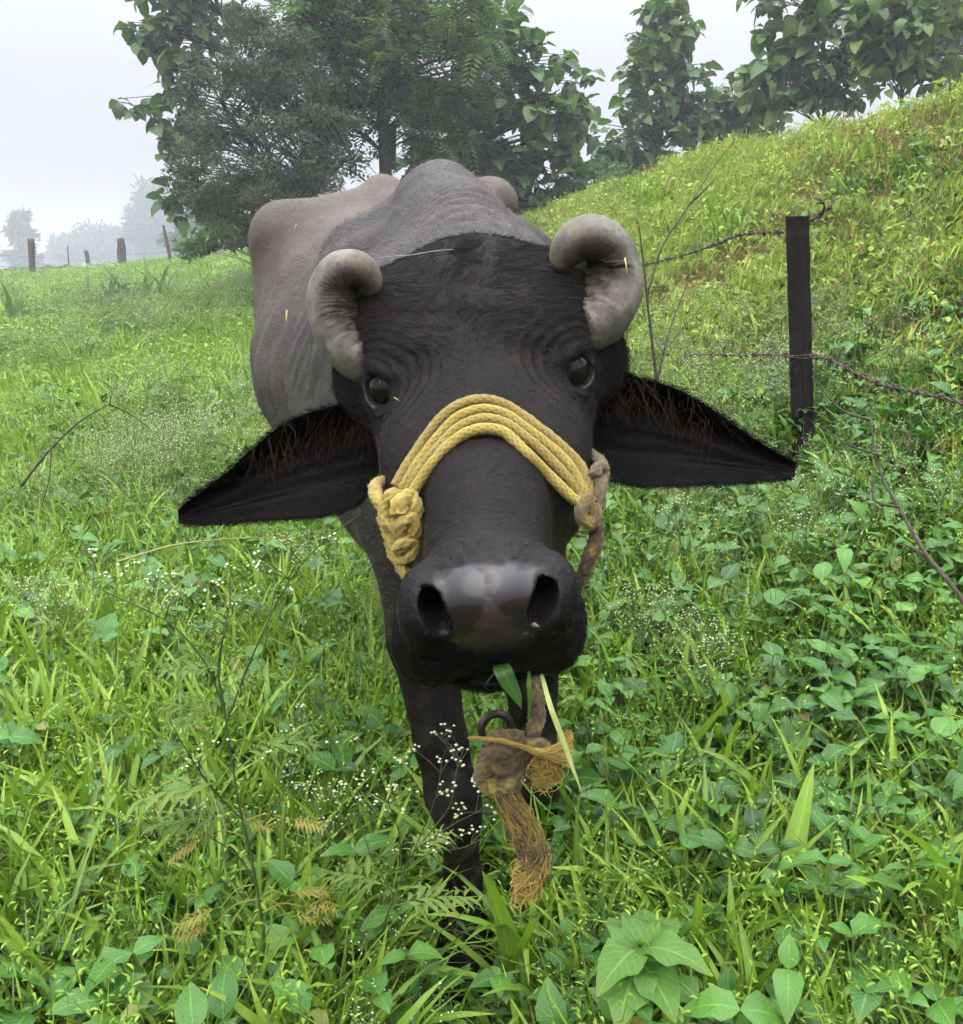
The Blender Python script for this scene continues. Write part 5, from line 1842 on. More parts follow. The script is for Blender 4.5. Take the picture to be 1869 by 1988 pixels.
def wire_obj(name, label, P, r, barbs=0, group=None, sub=60, strands=2, bl=.014):
    P = np.asarray(P)
    t = empty(name, P[0], label, 'wire', group)
    C = spline(P, sub * 3)
    s = np.r_[0, np.cumsum(np.linalg.norm(np.diff(C, axis=0), axis=1))]
    mb = MB()
    T_, N, B_ = frames(C)
    for k in range(strands):
        ph = s / (r * 16) * 2 * np.pi / 2 + k * np.pi
        off = (np.cos(ph)[:, None] * N + np.sin(ph)[:, None] * B_) * (r * .95 if strands > 1 else 0)
        V, Qd, _ = tube(C + off, r, 5, False)
        mb.add(V, Qd)
    link('strand', mb.mesh('strand', [m_wire]), t)
    for i in range(barbs):
        j = int((i + .5) / barbs * (len(C) - 1))
        mb = MB()
        for k in range(2):
            d = N[j] * math.cos(k * 1.9 + i) + B_[j] * math.sin(k * 1.9 + i)
            V, Qd, T2 = tube(spline([C[j] + d * bl + T_[j] * .004, C[j] + B_[j] * r * 2, C[j] + N[j] * r * 2, C[j] - d * bl - T_[j] * .004], 8), r * .8, 4, True)
            mb.add(V, Qd, T2)
        a = np.linspace(0, 4 * np.pi, 22)
        co = C[j] + (np.cos(a)[:, None] * N[j] + np.sin(a)[:, None] * B_[j]) * r * 2.4 + T_[j] * ((a / 12.6 - .5) * .012)[:, None]
        V, Qd, T2 = tube(co, r * .8, 4, True); mb.add(V, Qd, T2)
        link('barb', mb.mesh('barb', [m_wire]), t)
    return t


wire_obj('fence_wire', 'upper thin wire strung between the far field posts', [at(-20, 494, 33), at(61, 499, 33), at(172, 505, 36), at(233, 497, 35), at(330, 488, 31), at(420, 478, 30)], .004, 0, 'wires of the far fence', strands=1)
wire_obj('fence_wire', 'lower thin wire strung between the far field posts', [at(-20, 517, 33), at(61, 520, 33), at(172, 519, 36), at(233, 514, 35), at(333, 502, 31), at(420, 492, 30)], .004, 0, 'wires of the far fence', strands=1)

# steel angle post on the right
pb = at(1565, 950, 4.3); pb[2] = hgt(pb[0], 4.3) - .2
pt = at(1548, 420, 4.28)
post = empty('steel_post', pb, 'dark rusty steel angle post carrying barbed wire below the green bank', 'fence post')
ax = pt - pb
def angle_section(w=.050, th=.006, rnd=.004):
    # an L whose corner points at the camera
    a = np.array([math.cos(R(200)), math.sin(R(200))]); b = np.array([math.cos(R(-25)), math.sin(R(-25))])
    c0 = np.array([0, -.012])
    return np.array([c0, c0 - np.array([0, .002]) + b * .004, c0 + np.array([math.cos(R(20)), math.sin(R(20))]) * w, c0 + np.array([math.cos(R(20)), math.sin(R(20))]) * w + np.array([-.002, th]),
                     c0 + [0, th * 1.1], c0 + np.array([math.cos(R(165)), math.sin(R(165))]) * w + np.array([.002, th]), c0 + np.array([math.cos(R(165)), math.sin(R(165))]) * w])
sec = angle_section()
lv_ = np.linspace(0, 1, 24)
Vp = np.concatenate([np.c_[sec + pb[:2] + ax[:2] * t_ + rng.normal(0, .0006, (len(sec), 2)), np.full(len(sec), pb[2] + ax[2] * t_)] for t_ in lv_])
ns = len(sec)
i = np.arange(23)[:, None] * ns; j = np.arange(ns)[None]; k = (j + 1) % ns
Qp = np.stack([i + j, i + k, i + ns + k, i + ns + j], -1).reshape(-1, 4)
tri_top = [((23) * ns + a, (23) * ns + b, (23) * ns + c) for a, b, c in ((0, 1, 4), (1, 2, 3), (1, 3, 4), (0, 4, 5), (0, 5, 6))]
link('post', MB().add(Vp, Qp, tri_top).mesh('post', [m_rust], False), post)
mb = MB()
for dz in (0, .006, -.006):
    a = np.linspace(0, 2 * np.pi, 30)
    c0 = at(1556, 692, 4.27)
    V, Qd, _ = tube(np.stack([c0[0] + .056 * np.cos(a), c0[1] + .03 * np.sin(a), c0[2] + dz + .004 * np.sin(a + dz * 300)], 1), .0022, 5, False)
    mb.add(V, Qd)
link('tie_wire', mb.mesh('tie_wire', [m_wire]), post)
wire_obj('barbed_wire', 'upper barbed wire sagging from the steel post towards the left horn stems', [at(1527, 450, 4.28), at(1480, 451, 4.5), at(1430, 458, 4.8), at(1390, 474, 5.0), at(1345, 490, 5.2), at(1290, 505, 5.5), at(1245, 516, 5.8)], .0034, 11, bl=.020)
wire_obj('barbed_wire', 'loose curled end of barbed wire at the top of the steel post', [at(1572, 430, 4.27), at(1590, 418, 4.25), at(1600, 404, 4.22), at(1592, 388, 4.2), at(1580, 384, 4.22)], .0034, 2, bl=.022)
wire_obj('barbed_wire', 'short hooked wire end beside the curled one at the post top', [at(1588, 422, 4.25), at(1606, 408, 4.24), at(1616, 395, 4.24), at(1613, 380, 4.25)], .0030, 1, bl=.02)
wire_obj('barbed_wire', 'middle barbed wire running left behind the flowering weeds', [at(1540, 692, 4.25), at(1500, 688, 4.5), at(1440, 690, 4.9), at(1370, 688, 5.4), at(1300, 692, 6.0)], .0034, 9, bl=.018)
wire_obj('barbed_wire', 'barbed wire running from the steel post to the right edge', [at(1572, 694, 4.25), at(1600, 695, 4.1), at(1650, 718, 3.85), at(1700, 742, 3.6), at(1760, 757, 3.35), at(1820, 770, 3.15), at(1900, 790, 2.9)], .0036, 9, bl=.017)

# brown bank and stones at the field edge
m_stone = simple_mat('field_stone', (.045, .038, .032), (.13, .11, .095), 9, .95, .9, .05)
def rock(name, label, c, r, sq=(1, 1, .6), cat='stone', group=None, m=None):
    V, Qd = uv_sphere((0, 0, 0), r, 14, 9, sq)
    V = V * (1 + .5 * (vnoise(V / r * 1.6 + c[0], 61)[:, None] - .5)) + np.asarray(c)
    o = link(name, MB().add(V, Qd).mesh(name, [m or m_stone], False))
    return tag(o, label, cat, group)
for px, py, r, lb in ((325, 510, .30, 'largest grey stone at the foot of the leaning post'), (305, 514, .18, 'small stone left of the largest one at the field edge'), (350, 507, .22, 'stone right of the leaning post'), (366, 503, .13, 'smallest stone of the pile at the field edge')):
    c = at(px, py, 30.5); rock('stone', lb, (c[0], c[1], hgt(c[0], c[1]) + r * .25), r, (1.3, 1, .6), 'stone', 'stones at the field edge')
mb = MB()
C = [(*at(px, 500, 36)[:2], 0) for px in (-60, 0, 50, 100, 140)]
C = np.array([(x, y, hgt(x, y) + .10) for x, y, _ in C])
V, Qd, T_ = tube(spline(C, 40), .24, 10, True, lambda i, a: 1 + .25 * np.sin(i * .9 + 2 * a))
tag(link('earth_ridge', MB().add(V, Qd, T_).mesh('earth_ridge', [simple_mat('bare_earth', (.06, .042, .028), (.12, .085, .06), 3, .95, .8, .05)])), 'low brown earth ridge along the far end of the field', 'ridge')
# ------------------------------------------------------------------ plants one can tell apart
def gnd(px, py, z=0.0):
    """the ground point behind picture pixel (px, py)"""
    d = at(px, py, 1.0) - CAM
    y = .8
    while y < 40:
        p = CAM + d * y
        if p[2] <= hgt(p[0], p[1]) + z: return p
        y += .02
    return p


WL = {}
for k_, sh in (('ovate', 'ovate'), ('lance', 'lance'), ('round', 'round')):
    WL[k_] = []
    for i_ in range(4):
        mb = MB(); add_leaf(mb, leaf_local(sh, 9, 7, droop=(.2, .5, .1, .75)[i_], fold=.2, wave=.08, seed=i_), np.zeros(3), np.eye(3), 1.0, (.35, .6, .8, .5)[i_])
        WL[k_].append(mb.mesh('leaf', [m_weed]))
m_pale = leaf_mat('pale_broad_leaf', [(0, (.075, .18, .034)), (.5, (.11, .235, .045)), (1, (.16, .29, .065))], .5, .3, .35, vein=.5)
m_corn = leaf_mat('wide_blade', [(0, (.035, .095, .022)), (.5, (.075, .165, .030)), (1, (.12, .22, .04))], .42, .4, .35)
NBL = {}
for i_ in range(5):
    mb = MB(); add_blade(mb, np.zeros(3), .3 + .15 * i_, L_=1.0, w=.085, az=0, lean=(.1, .3, .2, .5, .35)[i_], curl=(.5, 1.2, 1.8, .9, 2.2)[i_], nseg=9, twist=(.3, -.4, .6, -.2, .5)[i_])
    NBL[i_] = mb.mesh('blade', [m_grass])


def weed_plant(name, label, base, h, pairs, ll, shape='ovate', group=None, top=None, cat='weed', me=None, mstem=None):
    t = empty(name, base, label, cat, group)
    top = np.array(top) if top is not None else np.array(base) + [U(-.05, .05), U(-.05, .05), h]
    mb = MB()
    C = stem_tube(mb, [base, (np.array(base) + top) / 2 + [U(-.02, .02), U(-.02, .02), 0], top], .0026, .0014, 0, 6, 9)
    link('stem', mb.mesh('stem', [mstem or m_stem]), t)
    a0 = U(0, 6.28)
    for k in range(pairs):
        p = C[min(8, 2 + int(6 * (k + .8) / pairs))]
        for sd in (0, np.pi):
            place('leaf', (me or WL[shape])[rng.integers(4)], t, p, rot(a0 + sd + k * 1.57 + U(-.3, .3), U(-.05, .55) + .25 * k / pairs, U(-.25, .25)), ll * U(.75, 1.15) * (1 - .35 * k / max(1, pairs)))
    if pairs > 2:
        place('leaf', (me or WL[shape])[1], t, C[-1], rot(U(0, 6.28), 1.1), ll * .5)
    return t


# broad leaved weeds, thickest on the right
G_W = 'leafy weeds in the foreground grass'
spots = []
tries = 0
while len(spots) < 96 and tries < 6000:
    tries += 1
    px, py = U(0, 1869), U(1080, 1985)
    rt = px > 1080 + (py < 1300) * 120
    if not rt and U() > .12: continue
    if 700 < px < 1120 and py < 1900: continue
    p = gnd(px, py + 50)
    if any(np.hypot(p[0] - s_[0], p[1] - s_[1]) < .075 for s_ in spots) or any(np.hypot(p[0] - c_[0], p[1] - c_[1]) < r_ + .03 for c_, r_ in LEG_XY): continue
    if p[1] < 1.02: continue
    spots.append(p)
def where(px, py):
    if px < 330: h_ = 'at the far left'
    elif px < 620: h_ = 'near the tall flowering stem'
    elif px < 880: h_ = 'beside the left foreleg'
    elif px < 1150: h_ = 'near the frayed rope tail'
    elif px < 1380: h_ = 'right of the muzzle'
    elif px < 1600: h_ = 'below the steel post'
    elif px < 1740: h_ = 'left of the dead crooked stem'
    else: h_ = 'along the right edge'
    v_ = 'in the back rows' if py < 1330 else 'halfway down the grass' if py < 1560 else 'towards the front' if py < 1780 else 'in the front row'
    return h_ + ' ' + v_
seen = {}
for i, p in enumerate(spots):
    d_ = (p + [0, 0, .08]) - CAM
    dep = d_ @ _fwd
    px, py = 934.5 + FPX * d_[0] / dep, 994 - FPX * (d_ @ _upv) / dep
    hh, pr, ll, shp = U(.08, .22), int(rng.integers(2, 5)), U(.040, .080), 'ovate' if U() < .75 else 'round'
    lb = '%s %s leaved weed %s' % ('short' if hh < .125 else 'tall' if hh > .175 else 'middling', 'narrow oval' if shp == 'ovate' and ll < .058 else 'broad oval' if shp == 'ovate' else 'round', where(px, py))
    if lb in seen:
        for ex in ('leaning', 'half hidden', 'open crowned', 'close set'):
            if lb + ' ' + ex not in seen:
                lb = lb + ' ' + ex; break
    seen[lb] = 1
    assert len(lb.split()) < 17, lb
    weed_plant('leafy_weed', lb, p - [0, 0, .01], hh, pr, ll, shp, G_W)

# the one with large pale leaves at the bottom
b = gnd(1250, 1985); b[1] = max(b[1], 1.34); b[2] = hgt(b[0], b[1])
pt_ = at(1242, 1835, 1.30)
t = empty('nettle', b, 'light green weed with large serrated pale leaves at the bottom of the frame', 'weed')
mb = MB(); C = stem_tube(mb, [b, (b + pt_) / 2 + [.01, 0, 0], pt_], .0035, .0022, 0, 7, 9)
link('stem', mb.mesh('stem', [m_stem]), t)
PL = []
for i_ in range(2):
    mb = MB(); add_leaf(mb, leaf_local('ovate', 13, 9, droop=(.35, .15)[i_], fold=.14, wave=.10, seed=i_), np.zeros(3), np.eye(3), 1.0, .7)
    PL.append(mb.mesh('leaf', [m_pale]))
for tx, ty, ty_, i_ in ((1158, 1925, 1.22, 0), (1385, 1885, 1.24, 0), (1290, 1800, 1.42, 1), (1205, 1805, 1.42, 1), (1200, 1985, 1.20, 1), (1310, 1970, 1.20, 1)):
    tgt = at(tx, ty, ty_); d = tgt - pt_; ln = np.linalg.norm(d)
    place('leaf', PL[i_], t, pt_ - [0, 0, .004 + .02 * (ty > 1950)], rot(math.atan2(d[1], d[0]), math.asin(d[2] / ln) + .25), ln * 1.02)
for a_ in (.3, 2.5, 4.4):
    place('leaf', PL[1], t, pt_, rot(a_, .9), .022)

# long single grass tufts that stand out
def grass_tuft(label, base, blades):
    t = empty('grass_tuft', base, label, 'grass tuft')
    for (tx, ty, ty_, k) in blades:
        tgt = at(tx, ty, ty_); d = tgt - base; ln = np.linalg.norm(d)
        az = math.atan2(d[1], d[0])
        nb = NBL[k]
        e = np.empty(len(nb.vertices) * 3, np.float32); nb.vertices.foreach_get('co', e); e = e.reshape(-1, 3)[-2]
        cur = math.atan2(e[2], e[0]); el = math.asin(d[2] / ln)
        Rz = np.array([[math.cos(az), -math.sin(az), 0], [math.sin(az), math.cos(az), 0], [0, 0, 1]])
        w_ = cur - el
        Ry = np.array([[math.cos(w_), 0, math.sin(w_)], [0, 1, 0], [-math.sin(w_), 0, math.cos(w_)]])
        place('blade', nb, t, base, Rz @ Ry, ln / np.hypot(e[0], e[2]))
    return t


grass_tuft('tall grass tuft with one upright blade in front of the left hoof', gnd(1005, 1990), [(935, 1690, 1.42, 0), (1040, 1790, 1.45, 1), (900, 1830, 1.40, 4)])
grass_tuft('bright grass tuft with broad blades at the lower left corner', gnd(130, 1980), [(127, 1770, 1.5, 0), (60, 1850, 1.45, 3), (230, 1860, 1.5, 1), (20, 1790, 1.6, 4)])
grass_tuft('single pointed broad blade left of the flowering stem', gnd(262, 1850), [(243, 1690, 1.62, 0), (300, 1760, 1.6, 3)])
grass_tuft('long arching blades at the right edge of the frame', gnd(1800, 1960), [(1690, 1590, 1.5, 2), (1640, 1700, 1.45, 1), (1869, 1700, 1.5, 3), (1745, 1740, 1.4, 4)])
grass_tuft('broad grass blades between the two lower weed clumps right of centre', gnd(1490, 1930), [(1580, 1480, 1.75, 0), (1420, 1720, 1.5, 2), (1540, 1700, 1.5, 1), (1600, 1800, 1.45, 4)])
grass_tuft('pale upright grass tuft at the bottom left of centre', gnd(520, 2000), [(490, 1850, 1.42, 0), (540, 1780, 1.5, 1), (700, 1830, 1.45, 3), (600, 1880, 1.4, 2)])
grass_tuft('grass tuft with bent over blades below the left foreleg', gnd(770, 1960), [(830, 1800, 1.5, 2), (740, 1790, 1.5, 1), (690, 1850, 1.45, 4), (820, 1880, 1.4, 3)])
grass_tuft('bent grass blades at the right of the frayed tail', gnd(1330, 1790), [(1180, 1640, 1.75, 1), (1400, 1600, 1.8, 0), (1480, 1560, 1.8, 3)])

# tall wide-bladed plants in the left meadow
for lb, px, py, hh, n in (('wide bladed maize like plant furthest left of the row in the meadow', 170, 600, .42, 6), ('wide bladed plant second in the row in the meadow', 215, 598, .50, 7), ('bushiest wide bladed plant in the middle of the meadow row', 255, 596, .62, 8), ('upright wide bladed plant right of the bushiest one', 290, 592, .66, 7), ('short wide bladed plant at the right end of the meadow row', 315, 590, .5, 5), ('long arching wide blades standing alone near the left edge', 28, 640, .62, 5)):
    p = gnd(px, py)
    t = empty('wide_bladed_plant', p, lb, 'plant', 'wide bladed plants in the left meadow')
    for k in range(n):
        mb = MB(); add_blade(mb, np.zeros(3), U(.2, .9), L_=hh * U(1.1, 1.8), w=.055, az=U(0, 6.28), lean=U(.05, .45), curl=U(.4, 1.7), nseg=7, twist=U(-.5, .5))
        place('blade', mb.mesh('blade', [m_corn]), t, p + np.r_[rng.normal(0, .03, 2), 0], np.eye(3), 1.0)

# flowering weeds near the camera
def flowering(label, base, stem, branches, fr=.0032, heads=12, r0=.0036, leaves=(), yellow=()):
    t = empty('flowering_weed', base, label, 'flowering weed')
    ms, mf, ml, my = MB(), MB(), MB(), MB()
    C = stem_tube(ms, [base] + stem, r0, r0 * .35, 0, 7, 24)
    for br, nh in branches:
        Cb = stem_tube(ms, br, r0 * .5, r0 * .2, 0, 5, 14)
        ln = np.linalg.norm(Cb[-1] - Cb[0])
        for j in range(nh):
            i0 = rng.integers(5, 14)
            q0 = Cb[i0]
            e = q0 + np.array([U(-1, 1), U(-1, 1), U(.2, 1.2)]) * (.02 + .10 * ln)
            stem_tube(ms, [q0, (q0 + e) / 2 + [0, 0, .003], e], .0008, .0005, 0, 4, 4)
            for q_ in range(rng.integers(2, 6)):
                f = e + np.array([U(-1, 1), U(-1, 1), U(.2, 1)]) * .012
                stem_tube(ms, [e, (e + f) / 2, f], .0005, .0004, 0, 3, 3)
                flower_head(mf, f, fr * U(.75, 1.15), 0)
    for p_, az, el, L_ in leaves: feather_leaf(ml, p_, az, el, L_, U())
    for p_, az, el, L_ in yellow:
        k_ = np.linalg.norm(C - p_, axis=1).argmin()
        k_ = min(k_ + 1, len(C) - 1) if C[k_][2] > p_[2] else k_
        stem_tube(my, [C[k_], (C[k_] + p_) / 2 + [0, 0, .012], p_], .0014, .0009, 0, 4, 7)
        feather_leaf(my, p_, math.atan2(p_[1] - C[k_][1], p_[0] - C[k_][0]) + U(-.4, .4), el, L_ * .72, U())
    link('stem', ms.mesh('stem', [m_dstem]), t)
    if mf.n: f = link('flowers', mf.mesh('flowers', [m_flower]), t); f['kind'] = 'stuff'
    if ml.n: f = link('leaves', ml.mesh('leaves', [m_dull]), t); f['kind'] = 'stuff'
    if my.n:
        f = link('yellowed_leaves', my.mesh('yellowed_leaves', [m_yel]), t); f['kind'] = 'stuff'
    return t


m_dstem = simple_mat('dark_green_stem', (.030, .045, .018), (.075, .105, .035), 40, .6, .2, .002)
m_yel = leaf_mat('yellowed_leaf', [(0, (.15, .17, .035)), (.5, (.27, .24, .05)), (1, (.40, .36, .10))], .7, .2, .3)
Y = 1.42
b = at(520, 1830, Y); b[2] = hgt(b[0], b[1])
A_ = lambda px, py, y=Y: at(px, py, y)
stem = [A_(498, 1720), A_(482, 1640), A_(470, 1590), A_(452, 1490), A_(436, 1380)]
flowering('tallest branching weed with dark stem and white flower sprays at left', b, stem,
          [([A_(436, 1380), A_(400, 1290), A_(330, 1210), A_(230, 1160), A_(150, 1125, 1.5)], 10),
           ([A_(436, 1380), A_(424, 1310), A_(440, 1200), A_(455, 1120, 1.5)], 7),
           ([A_(440, 1400), A_(500, 1250), A_(560, 1130, 1.45), A_(640, 1040, 1.48), A_(705, 995, 1.5)], 8),
           ([A_(470, 1590), A_(420, 1540), A_(370, 1470, 1.4), A_(330, 1400, 1.38)], 4),
           ([A_(482, 1640), A_(540, 1560), A_(600, 1450, 1.45), A_(680, 1380, 1.5)], 6),
           ([A_(498, 1720), A_(460, 1660), A_(400, 1620), A_(360, 1590)], 5)],
          leaves=[(A_(460, 1520), 3.4, .2, .14), (A_(450, 1470), .3, .3, .12), (A_(440, 1400), 2.8, .4, .10), (A_(470, 1590), 3.0, .1, .13), (A_(430, 1340), .5, .4, .08), (A_(428, 1300), 3.3, .3, .08)],
          yellow=[(A_(395, 1625), 3.3, -.25, .07), (A_(430, 1760), 3.3, -.1, .09), (A_(560, 1740), .2, .25, .08), (A_(420, 1790), 3.0, -.1, .08), (A_(560, 1780), -.3, .0, .08), (A_(560, 1590), .1, .1, .07), (A_(475, 1600), 3.5, 0.2, .06), (A_(590, 1760), 1.0, .3, .07)])
Y = 1.45
b = gnd(745, 1905)
flowering('branching weed with tiny white flowers in front of the left foreleg', b, [A_(765, 1740), A_(800, 1660), A_(840, 1610)],
          [([A_(840, 1610), A_(875, 1560), A_(885, 1500), A_(900, 1455, 1.5)], 7), ([A_(820, 1640), A_(880, 1600), A_(935, 1570), A_(965, 1545)], 8), ([A_(800, 1660), A_(850, 1530), A_(860, 1470), A_(868, 1450)], 6),
           ([A_(780, 1700), A_(770, 1600), A_(730, 1520), A_(700, 1480)], 8), ([A_(790, 1680), A_(840, 1655), A_(900, 1645), A_(950, 1620)], 6), ([A_(765, 1740), A_(720, 1660), A_(700, 1600), A_(690, 1540)], 7)],
          .0030, r0=.0024, leaves=[(A_(790, 1680), 1.0, .3, .10), (A_(770, 1730), 2.6, .2, .12), (A_(760, 1760), .3, .2, .12)])
for i, (px, py, hh, lb) in enumerate(((1345, 1400, .30, 'white flowered weed in the shade right of the muzzle'), (1290, 1330, .34, 'white flowered weed just right of the chin of the buffalo'), (130, 1290, .34, 'white flowered weed at the left edge below the ear tip'), (60, 1250, .30, 'small white flowered weed touching the left edge'),
                                     (330, 1240, .26, 'white flowered weed below the tip of the left ear'), (640, 1720, .26, 'white flowered weed between the tall stem and the foreleg'), (1225, 1290, .3, 'white flowered weed behind the right foreleg'), (590, 1140, .3, 'white flowered weed under the left ear'))):
    p = gnd(px, py + 60)
    t = empty('flowering_weed', p, lb, 'flowering weed')
    ms, mf, ml = MB(), MB(), MB()
    parthenium(ms, mf, ml, p, hh, (U(-.05, .05), U(-.05, .05)), 9, .0030, 12, 8)
    parthenium(ms, mf, ml, p + [.03, .02, 0], hh * .8, (U(-.1, .1), U(-.05, .05)), 7, .0030, 10, 6)
    link('stem', ms.mesh('stem', [m_stem]), t)
    for nm, m2, mm in (('flowers', mf, m_flower), ('leaves', ml, m_dull)):
        f = link(nm, m2.mesh(nm, [mm]), t); f['kind'] = 'stuff'

# dry stalks
m_twig = simple_mat('dry_stalk', (.030, .024, .018), (.085, .065, .045), 60, .9, .4, .003)
def stalk(label, lines, r=.005, name='dry_stalk', m=None):
    t = empty(name, lines[0][0], label, 'dry stalk')
    for i, ln in enumerate(lines):
        C = spline(ln, 20)
        V, Qd, T_ = tube(C, np.linspace(r, r * .35, 20) * (1 if i == 0 else .55), 6, True, lambda a, b_: 1 + .12 * np.sin(a * 1.7))
        link('stem' if i == 0 else 'branch', MB().add(V, Qd, T_).mesh('stem', [m or m_twig]), t)


S_ = lambda px, py, y=3.3: at(px, py, y)
gb = gnd(1285, 800); gb = at(1278, 770, 3.3)
stalk('tall dark dry stalk rising beside the right horn', [[at(1282, 800, 3.3), S_(1270, 700), S_(1258, 600), S_(1250, 520), S_(1239, 432)], [S_(1256, 575), S_(1285, 480, 3.35), S_(1340, 395, 3.4), S_(1400, 305, 3.5), S_(1425, 275, 3.5)], [S_(1340, 395, 3.4), S_(1375, 362, 3.4), S_(1392, 345, 3.4)], [S_(1300, 455, 3.37), S_(1290, 420, 3.4)]], .0062)
stalk('thin dry stalk leaning right behind the tall one', [[S_(1275, 740), S_(1300, 640, 3.4), S_(1330, 560, 3.5), S_(1365, 470, 3.6)], [S_(1290, 680), S_(1340, 620, 3.5), S_(1420, 530, 3.6)], [S_(1290, 690), S_(1250, 610, 3.4), S_(1242, 560, 3.4)]], .0040)
stalk('dark crooked dead stem at the right edge', [[at(1900, 1210, 2.3), at(1850, 1140, 2.35), at(1800, 1080, 2.45), at(1745, 985, 2.6), at(1712, 925, 2.7), at(1698, 870, 2.75), at(1690, 815, 2.8)], [at(1745, 985, 2.6), at(1702, 975, 2.62), at(1700, 900, 2.7)], [at(1800, 1080, 2.45), at(1760, 1060, 2.5), at(1730, 1055, 2.5)], [at(1690, 815, 2.8), at(1640, 800, 2.85), at(1575, 730, 2.9)], [at(1712, 885, 2.72), at(1640, 860, 2.8), at(1590, 825, 2.85)]], .0075)
stalk('dry brown twig spray standing out of the left meadow', [[at(40, 945, 3.6), at(100, 870, 3.65), at(160, 815, 3.7), at(212, 785, 3.75)], [at(212, 785, 3.75), at(245, 800, 3.8), at(290, 830, 3.8)], [at(100, 870, 3.65), at(95, 930, 3.6), at(80, 985, 3.6)], [at(212, 785, 3.75), at(218, 760, 3.75)]], .0055)
stalk('thin pale straw lying across the grass under the left ear', [[at(230, 1090, 2.2), at(330, 1060, 2.25), at(430, 1047, 2.3), at(540, 1043, 2.35), at(600, 1042, 2.4)]], .0022, 'lying_straw', simple_mat('straw', (.30, .25, .10), (.42, .36, .17), 80, .7, .2))

# grass held in the mouth
spr = empty('grass_sprig', from_head((0, .53, -.124)), 'fresh grass blades hanging from the mouth of the buffalo', 'grass sprig')
def hang(ptsp, w, m):
    C = spline([at(*p) for p in ptsp], 16)
    t = np.linspace(0, 1, 16)
    wt = w * np.clip(np.sin(np.pi * np.clip(t * .9 + .12, 0, 1)) ** .7, .05, 1)
    s_ = np.array([.85, .5, .15])
    V = np.stack([C - s_ * wt[:, None], C + np.array([0, -.25, 0]) * wt[:, None], C + s_ * wt[:, None]], 1).reshape(-1, 3)
    i = np.arange(15)[:, None] * 3; j = np.arange(2)[None]
    mb = MB(); mb.add(V, np.stack([i + j, i + j + 1, i + 4 + j, i + 3 + j], -1).reshape(-1, 4), a=np.stack([np.full(48, .35), np.repeat(t * .7, 3), np.tile([-1, 0, 1], 16)], 1))
    return link('blade', mb.mesh('blade', [m]), spr)
hang([(968, 1285, .83), (978, 1305, .80), (990, 1330, .80), (1003, 1352, .80), (1012, 1376, .80)], .0085, m_corn)
hang([(975, 1290, .83), (962, 1304, .80), (950, 1318, .80), (940, 1332, .80)], .0025, m_corn)
hang([(1026, 1290, .83), (1027, 1330, .81), (1028, 1370, .81), (1024, 1410, .81)], .0022, m_corn)
hang([(1048, 1295, .83), (1068, 1370, .80), (1090, 1430, .80), (1115, 1500, .80), (1132, 1545, .80)], .0026, simple_mat('pale_straw_green', (.30, .36, .10), (.42, .44, .16), 90, .6, .2))
hang([(1010, 1515, .92), (1050, 1560, .91), (1085, 1590, .91)], .0012, m_corn)

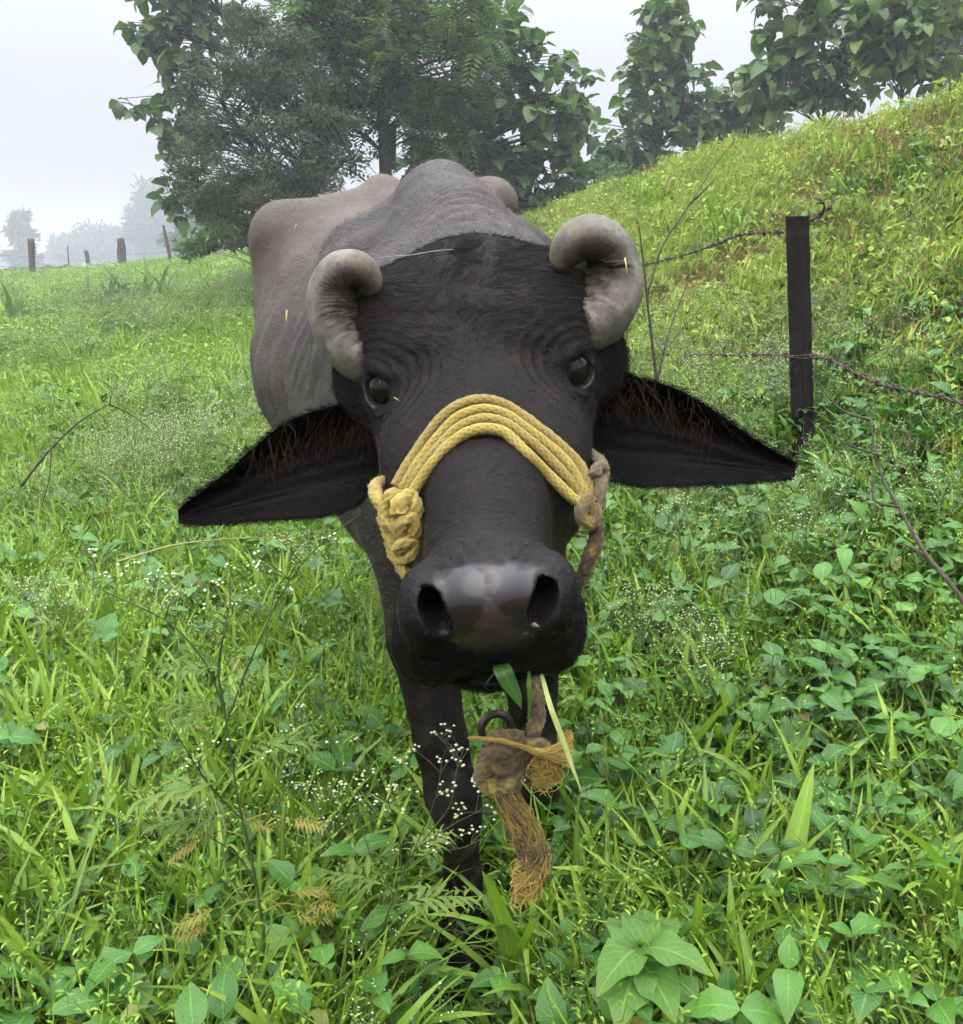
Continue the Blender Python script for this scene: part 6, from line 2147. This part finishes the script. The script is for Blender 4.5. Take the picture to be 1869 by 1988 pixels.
# bits of straw stuck on hide and horn, crumbs
m_straw = simple_mat('straw_bit', (.50, .36, .12), (.62, .50, .22), 120, .7, .2)
def straw(label, px, py, L_, ang, w=.0018):
    w *= .55
    o_ = Vector(CAM); d_ = Vector(at(px, py, 1.0) - CAM).normalized()
    h = bvh.ray_cast(o_, d_)
    y = h[0].y - .003 if h[0] is not None else 1.2
    c = at(px, py, y)
    if 'horn' in label: c = at(px, py, 1.188)
    dd = np.array([math.cos(ang), 0, math.sin(ang)]) * L_ / 2
    V, Qd, T_ = tube(np.array([c - dd, c + [0, -.001, .0006], c + dd]), w, 5, True)
    tag(link('straw', MB().add(V, Qd, T_).mesh('straw', [m_straw])), label, 'straw')
straw('short yellow straw stuck upright on the right horn', 1215, 518, .020, 1.75, .0017)
straw('pale straw stuck on the left flank behind the horn', 556, 616, .016, 1.5, .0019)
straw('tiny straw just below the left eye', 771, 776, .009, -.6, .0010)
straw('little brown straw on the upper edge of the noseband', 1062, 832, .013, -.5, .0012)
straw('curled straw bit on the left hip', 573, 442, .018, 1.2, .0020)
# cobweb-like pale twig above the left horn
mb = MB()
for ln in ([(722, 502, 1.20), (760, 498, 1.22), (800, 495, 1.24), (840, 488, 1.25), (880, 484, 1.25)], [(735, 501, 1.205), (728, 495, 1.20), (720, 492, 1.20)]):
    V, Qd, T_ = tube(spline([at(*p) for p in ln], 14), .00042, 4, True); mb.add(V, Qd, T_)
tag(link('pale_twig', mb.mesh('pale_twig', [simple_mat('pale_thread', (.22, .21, .20), (.34, .32, .30), 90, .8, .2)])), 'thin pale twig caught in the hair beside the left horn', 'twig')
# brown rounded clod hidden in the grass on the left
c = gnd(462, 1262); rock('clod', 'dark brown rounded lump half hidden in the grass at left', (c[0], c[1], hgt(c[0], c[1]) + .05), .055, (1.1, 1, 1.0), 'clod', None, simple_mat('brown_clod', (.030, .013, .010), (.060, .028, .022), 30, .6, .5, .004))

# ------------------------------------------------------------------ misty air
m_haze, nt, out = mat('mist')
vol = nt.nodes.new('ShaderNodeVolumePrincipled')
vol.inputs['Color'].default_value = (.90, .94, 1.0, 1)
vol.inputs['Density'].default_value = 0.0037
vol.inputs['Anisotropy'].default_value = 0.2
nt.links.new(vol.outputs[0], out.inputs['Volume'])
zb, zt = float(gz.min()) - 1.0, 14.0
X0, X1, Y0, Y1 = -216, 216, -20, 412
haze = link('haze', np_mesh('haze', [(X0, Y0, zb), (X1, Y0, zb), (X1, Y1, zb), (X0, Y1, zb), (X0, Y0, zt), (X1, Y0, zt), (X1, Y1, zt), (X0, Y1, zt)],
                            [[(0, 3, 2, 1), (4, 5, 6, 7), (0, 1, 5, 4), (1, 2, 6, 5), (2, 3, 7, 6), (3, 0, 4, 7)]], [m_haze], smooth=False))
tag(haze, 'pale morning mist over the field', 'haze', kind='stuff')
